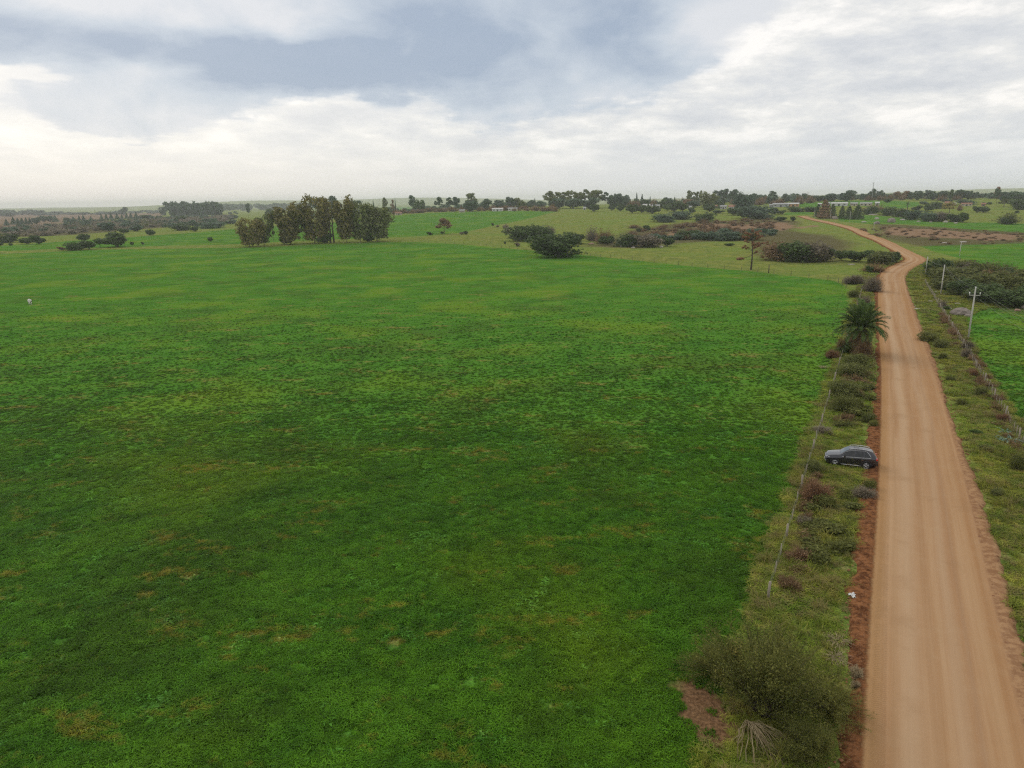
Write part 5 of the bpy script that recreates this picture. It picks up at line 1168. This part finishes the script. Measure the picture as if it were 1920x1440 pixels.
for si, s in enumerate((1, -1)):
    for i in range(len(XS) - 1):
        for j in range(NS - 1):
            q = [si * nb_ + i * NS + j, si * nb_ + (i + 1) * NS + j, si * nb_ + (i + 1) * NS + j + 1, si * nb_ + i * NS + j + 1]; q = q if s > 0 else q[::-1]; cx = (XS[i] + XS[i + 1]) / 2; key = None
            if 2 <= j <= 5: key = ('front_door', s) if -.20 < cx < .80 else ('rear_door', s) if -1.0 < cx <= -.20 else None
            if 8 <= j and .98 < cx < 2.1: key = ('bonnet', 0)
            if key: doors.setdefault(key, []).append(q)
            else: bodyF.append(q)
for s_i in (0, len(XS) - 1):
    r_ = [s_i * NS + j for j in range(NS)] + [nb_ + s_i * NS + j for j in range(NS)][::-1]; bodyF.append(r_ if s_i else r_[::-1])
def sub(faces, off=0.0):
    ids = sorted({i for f in faces for i in f}); mp = {i: k for k, i in enumerate(ids)}; v = Vb[ids].copy()
    if off: v[:, 1] += np.sign(v[:, 1]) * off
    return MB().add(v, [tuple(mp[i] for i in f) for f in faces])
pf, pr2 = at(1564.4, 874), at(1622.5, 880.5); hd = pf - pr2; ang = math.atan2(hd[1], hd[0]); midp = (pf + pr2) / 2; lf = np.array([-math.sin(ang), math.cos(ang), 0]); fw = np.array([math.cos(ang), math.sin(ang), 0])
CS = np.linalg.norm(hd) / (WHX[0] - WHX[1]); loc = midp - lf * .80 * CS - fw * ((WHX[0] + WHX[1]) / 2 * CS); car = empty('parked_car', (loc[0], loc[1], .02), ang); car.scale = (CS, CS, CS * 1.10); print('car scale', CS)
body = sub(bodyF).build('body', M_paint, car, True)
for (nm, s), fs in doors.items():
    o = sub(fs, .006 if s else 0).build(nm, M_paint, car, True)
    if not s: o.location.z = .006
    else: x_ = -.08 if nm == 'front_door' else -.92; MB().box((x_, s * .945, .86), (.20, .04, .035)).build('handle', M_chrome, o)
def side(x_, t, s, off=.010):
    sc_ = np.array(section(x_)); pts = sc_[6:9]; L = np.r_[0, np.cumsum(np.linalg.norm(np.diff(pts, axis=0), axis=1))]; y_, z_ = np.interp(t * L[-1], L, pts[:, 0]), np.interp(t * L[-1], L, pts[:, 1]); return (x_, s * (y_ + off), z_ + off * .3)
def glass(nm, xa, xb, ta, s, n_=8):
    V_ = []; top = lambda x_: ta(x_)
    for x_ in np.linspace(xa, xb, n_): V_ += [side(x_, .06, s), side(x_, .5 * (.06 + top(x_)), s), side(x_, top(x_), s)]
    F_ = [(3 * i + j, 3 * i + 3 + j, 3 * i + 4 + j, 3 * i + 1 + j) for i in range(n_ - 1) for j in range(2)]; MB().add(V_, F_ if s > 0 else [f[::-1] for f in F_]).build(nm, M_glass, car, True)
for s in (1, -1):
    glass('side_window', .66, -.22, lambda x_: .93, s); glass('side_window', -.30, -1.00, lambda x_: .93, s); glass('side_window', -1.08, -1.62, lambda x_: max(.12, .93 - max(0, -x_ - 1.2) * 1.5), s)
    lo = [side(x_, .02, s, .018) for x_ in np.linspace(.80, -1.66, 16)]; hi = [side(x_, .97, s, .016) for x_ in np.linspace(.55, -1.25, 14)]; end = [side(-1.66, .10, s, .018), side(-1.58, .4, s, .018), side(-1.42, .75, s, .018), side(-1.25, .97, s, .016)]
    MB().tube(lo, .014, 5).build('window_trim', M_chrome, car, True); MB().tube(end, .016, 5).build('window_trim', M_chrome, car, True); MB().tube(hi, .009, 5).build('window_trim', M_chrome, car, True)
    rr = [(x_, s * (stv(x_)[4] * .93), stv(x_)[3] + (.055 if -1.5 < x_ < .1 else .0)) for x_ in np.linspace(.22, -1.62, 14)]; MB().tube(rr, .022, 6).build('roof_rail', M_chrome, car, True)
    MB().tube([(.92, s * .935, .30), (-.85, s * .935, .30)], .030, 6).build('sill_strip', M_chrome, car, True)
    b = MB(); b.box((.62, s * 1.03, 1.03), (.14, .20, .14)); o = b.build('wing_mirror', M_paint, car); MB().box((.56, s * 1.03, 1.045), (.02, .16, .10)).build('mirror_glass', M_chrome, o)
    for wx_ in WHX:
        rg_ = [(wx_ + .425 * math.cos(a), s * (stv(wx_)[0] * .985), max(.24, .345 + .425 * math.sin(a))) for a in np.linspace(-.25, math.pi + .25, 18)]; MB().tube(rg_, .05, 6).build('wheel_arch', M_clad, car, True)
        b = MB(); n_ = 24; b.add([(wx_ + .40 * math.cos(2 * math.pi * i / n_), s * .932, .345 + .40 * math.sin(2 * math.pi * i / n_)) for i in range(n_)], [tuple(range(n_)) if s < 0 else tuple(range(n_))[::-1]]); b.build('wheel_well', M_clad, car)
        wl = empty('wheel', (wx_, s * .83, .345)); wl.parent = car; prf = [(.22, -.10), (.31, -.11), (.345, -.08), (.345, .08), (.31, .125), (.235, .115)]; V_, F_ = [], []
        for i in range(28):
            a = 2 * math.pi * i / 28; V_ += [(r * math.cos(a), s * y_, r * math.sin(a)) for r, y_ in prf]
        for i in range(28):
            for j in range(5): F_.append((i * 6 + j, ((i + 1) % 28) * 6 + j, ((i + 1) % 28) * 6 + j + 1, i * 6 + j + 1))
        MB().add(V_, F_ if s < 0 else [f[::-1] for f in F_]).build('tyre', M_tyre, wl, True)
        b = MB(); b.tube([(.232 * math.cos(a), s * .118, .232 * math.sin(a)) for a in np.linspace(0, 2 * math.pi, 25)], .016, 5, False); b.tube([(0, s * .09, 0), (0, s * .125, 0)], .05, 10)
        for i in range(5):
            for dv in (-.13, .13): a = 2 * math.pi * i / 5 + .3; b.tube([(.04 * math.cos(a), s * .115, .04 * math.sin(a)), (.225 * math.cos(a + dv), s * .118, .225 * math.sin(a + dv))], .020, 4)
        b.build('rim', M_chrome, wl, True)
    MB().add([(2.25, s * .44, .70), (2.22, s * .62, .72), (2.06, s * .80, .78), (1.90, s * .885, .86), (1.93, s * .86, .90), (2.08, s * .74, .865), (2.20, s * .60, .81), (2.265, s * .46, .76)], [tuple(range(8)) if s > 0 else tuple(range(8))[::-1]]).build('headlight', M_lamp, car)
    MB().box((2.22, s * .66, .46), (.10, .16, .09)).build('fog_lamp', M_lamp, car); MB().box((-2.16, s * .74, .97), (.16, .26, .16)).build('tail_light', M_red, car)
def cross(x0_, x1_, f0, f1, nm, m_, wf):
    V_ = []; n_ = 7
    for x_ in np.linspace(x0_, x1_, n_):
        w_, zb, zl, zt, wt = stv(x_); V_ += [(x_, yy * wt * wf, zt + .024 - .010 * abs(yy)) for yy in (-1, -.5, 0, .5, 1)]
    MB().add(V_, [(5 * i + j, 5 * i + j + 1, 5 * i + j + 6, 5 * i + j + 5) for i in range(n_ - 1) for j in range(4)]).build(nm, m_, car, True)
cross(.92, .26, 0, 0, 'windscreen', M_wind, .84); cross(-.15, -.62, 0, 0, 'sunroof', M_glass, .62); cross(-1.84, -2.04, 0, 0, 'rear_window', M_glass, .82)
MB().box((2.27, 0, .60), (.06, .92, .16)).build('grille', M_clad, car); MB().box((2.305, 0, .44), (.03, .42, .12)).build('number_plate', M_white, car); MB().box((2.20, 0, .33), (.16, 1.35, .10)).build('bumper_trim', M_chrome, car); MB().box((-2.25, 0, .50), (.10, 1.4, .20)).build('rear_bumper', M_clad, car)
tag(car, 'dark grey sport utility car parked on the left verge beside the dirt road', 'car')

# ------------------------------------------------------------------ white cow grazing far out in the field
def skin(name, nodes, edges, mat_, loc, rz, sc=1.0):
    me_ = bpy.data.meshes.new(name); me_.from_pydata([tuple(np.array(n_[:3]) * sc) for n_ in nodes], edges, []); o = link(name, me_, mat_, None, loc); o.rotation_euler = (0, 0, rz); md = o.modifiers.new('skin', 'SKIN'); md.use_smooth_shade = True
    for i, n_ in enumerate(nodes): r = n_[3] if len(n_) < 5 else (n_[3], n_[4]); r = (r, r) if not isinstance(r, tuple) else r; me_.skin_vertices[0].data[i].radius = (r[0] * sc, r[1] * sc); me_.skin_vertices[0].data[i].use_root = i == 0
    sb_ = o.modifiers.new('smooth', 'SUBSURF'); sb_.levels = 1; sb_.render_levels = 2; return o
nodes = [(0, 0, 1.02, .33), (.45, 0, 1.02, .32), (.78, 0, 1.05, .27), (1.02, 0, 1.0, .19), (1.28, 0, .72, .14), (1.42, 0, .46, .13), (1.50, 0, .20, .075),
         (-.42, 0, 1.05, .30), (-.68, 0, 1.08, .20), (-.80, 0, 1.02, .05), (-.86, 0, .62, .025), (-.87, 0, .40, .04)]
edges = [(0, 1), (1, 2), (2, 3), (3, 4), (4, 5), (5, 6), (0, 7), (7, 8), (8, 9), (9, 10), (10, 11)]
for s in (-1, 1):
    n0 = len(nodes); nodes += [(.62, s * .19, .78, .13), (.62, s * .19, .46, .075), (.60 + s * .08, s * .18, .24, .05), (.60 + s * .1, s * .18, .03, .06)]; edges += [(2, n0), (n0, n0 + 1), (n0 + 1, n0 + 2), (n0 + 2, n0 + 3)]
    n0 = len(nodes); nodes += [(-.52, s * .19, .80, .16), (-.48, s * .19, .58, .09), (-.60, s * .18, .40, .06), (-.58 - s * .06, s * .18, .20, .045), (-.57 - s * .06, s * .18, .03, .06)]; edges += [(7, n0), (n0, n0 + 1), (n0 + 1, n0 + 2), (n0 + 2, n0 + 3), (n0 + 3, n0 + 4)]
M_cow, B = mat('patched_hide'); P = B.n('ShaderNodeTexCoord').outputs['Object']; surf(B, pbr(B, B.mix(B.ss(B.noise(P, 1.7, 2, .4), .57, .60), (.74, .70, .64), (.10, .085, .075)), .8))
cow = empty('cow', at(57, 571), 2.35); o = skin('body', nodes, edges, M_cow, None, 0, 1.0); o.parent = cow
for s in (-1, 1): e_ = MB().tube([(1.30, s * .10, .70), (1.30, s * .20, .74), (1.29, s * .28, .72)], [.05, .05, .01], 6).build('ear', M_cow, cow, True)
tag(cow, 'white cow with dark patches grazing alone in the green field at left', 'cow')
# ------------------------------------------------------------------ air
x0, x1, y0, y1, z0, z1 = -9800, 9800, -2800, 9800, -14.0, 78.0
hz = MB().box(((x0 + x1) / 2, (y0 + y1) / 2, (z0 + z1) / 2), (x1 - x0, y1 - y0, z1 - z0))
M_haze, B = mat('pale_haze')
pv_ = B.n('ShaderNodeVolumePrincipled', {'Color': (.96, .98, 1.0, 1), 'Density': .00015, 'Anisotropy': .15})
B.nt.links.new(pv_.outputs[0], B.n('ShaderNodeOutputMaterial').inputs['Volume'])
tag(hz.build('haze', M_haze), 'pale bluish haze over the whole landscape', 'haze', kind='stuff')
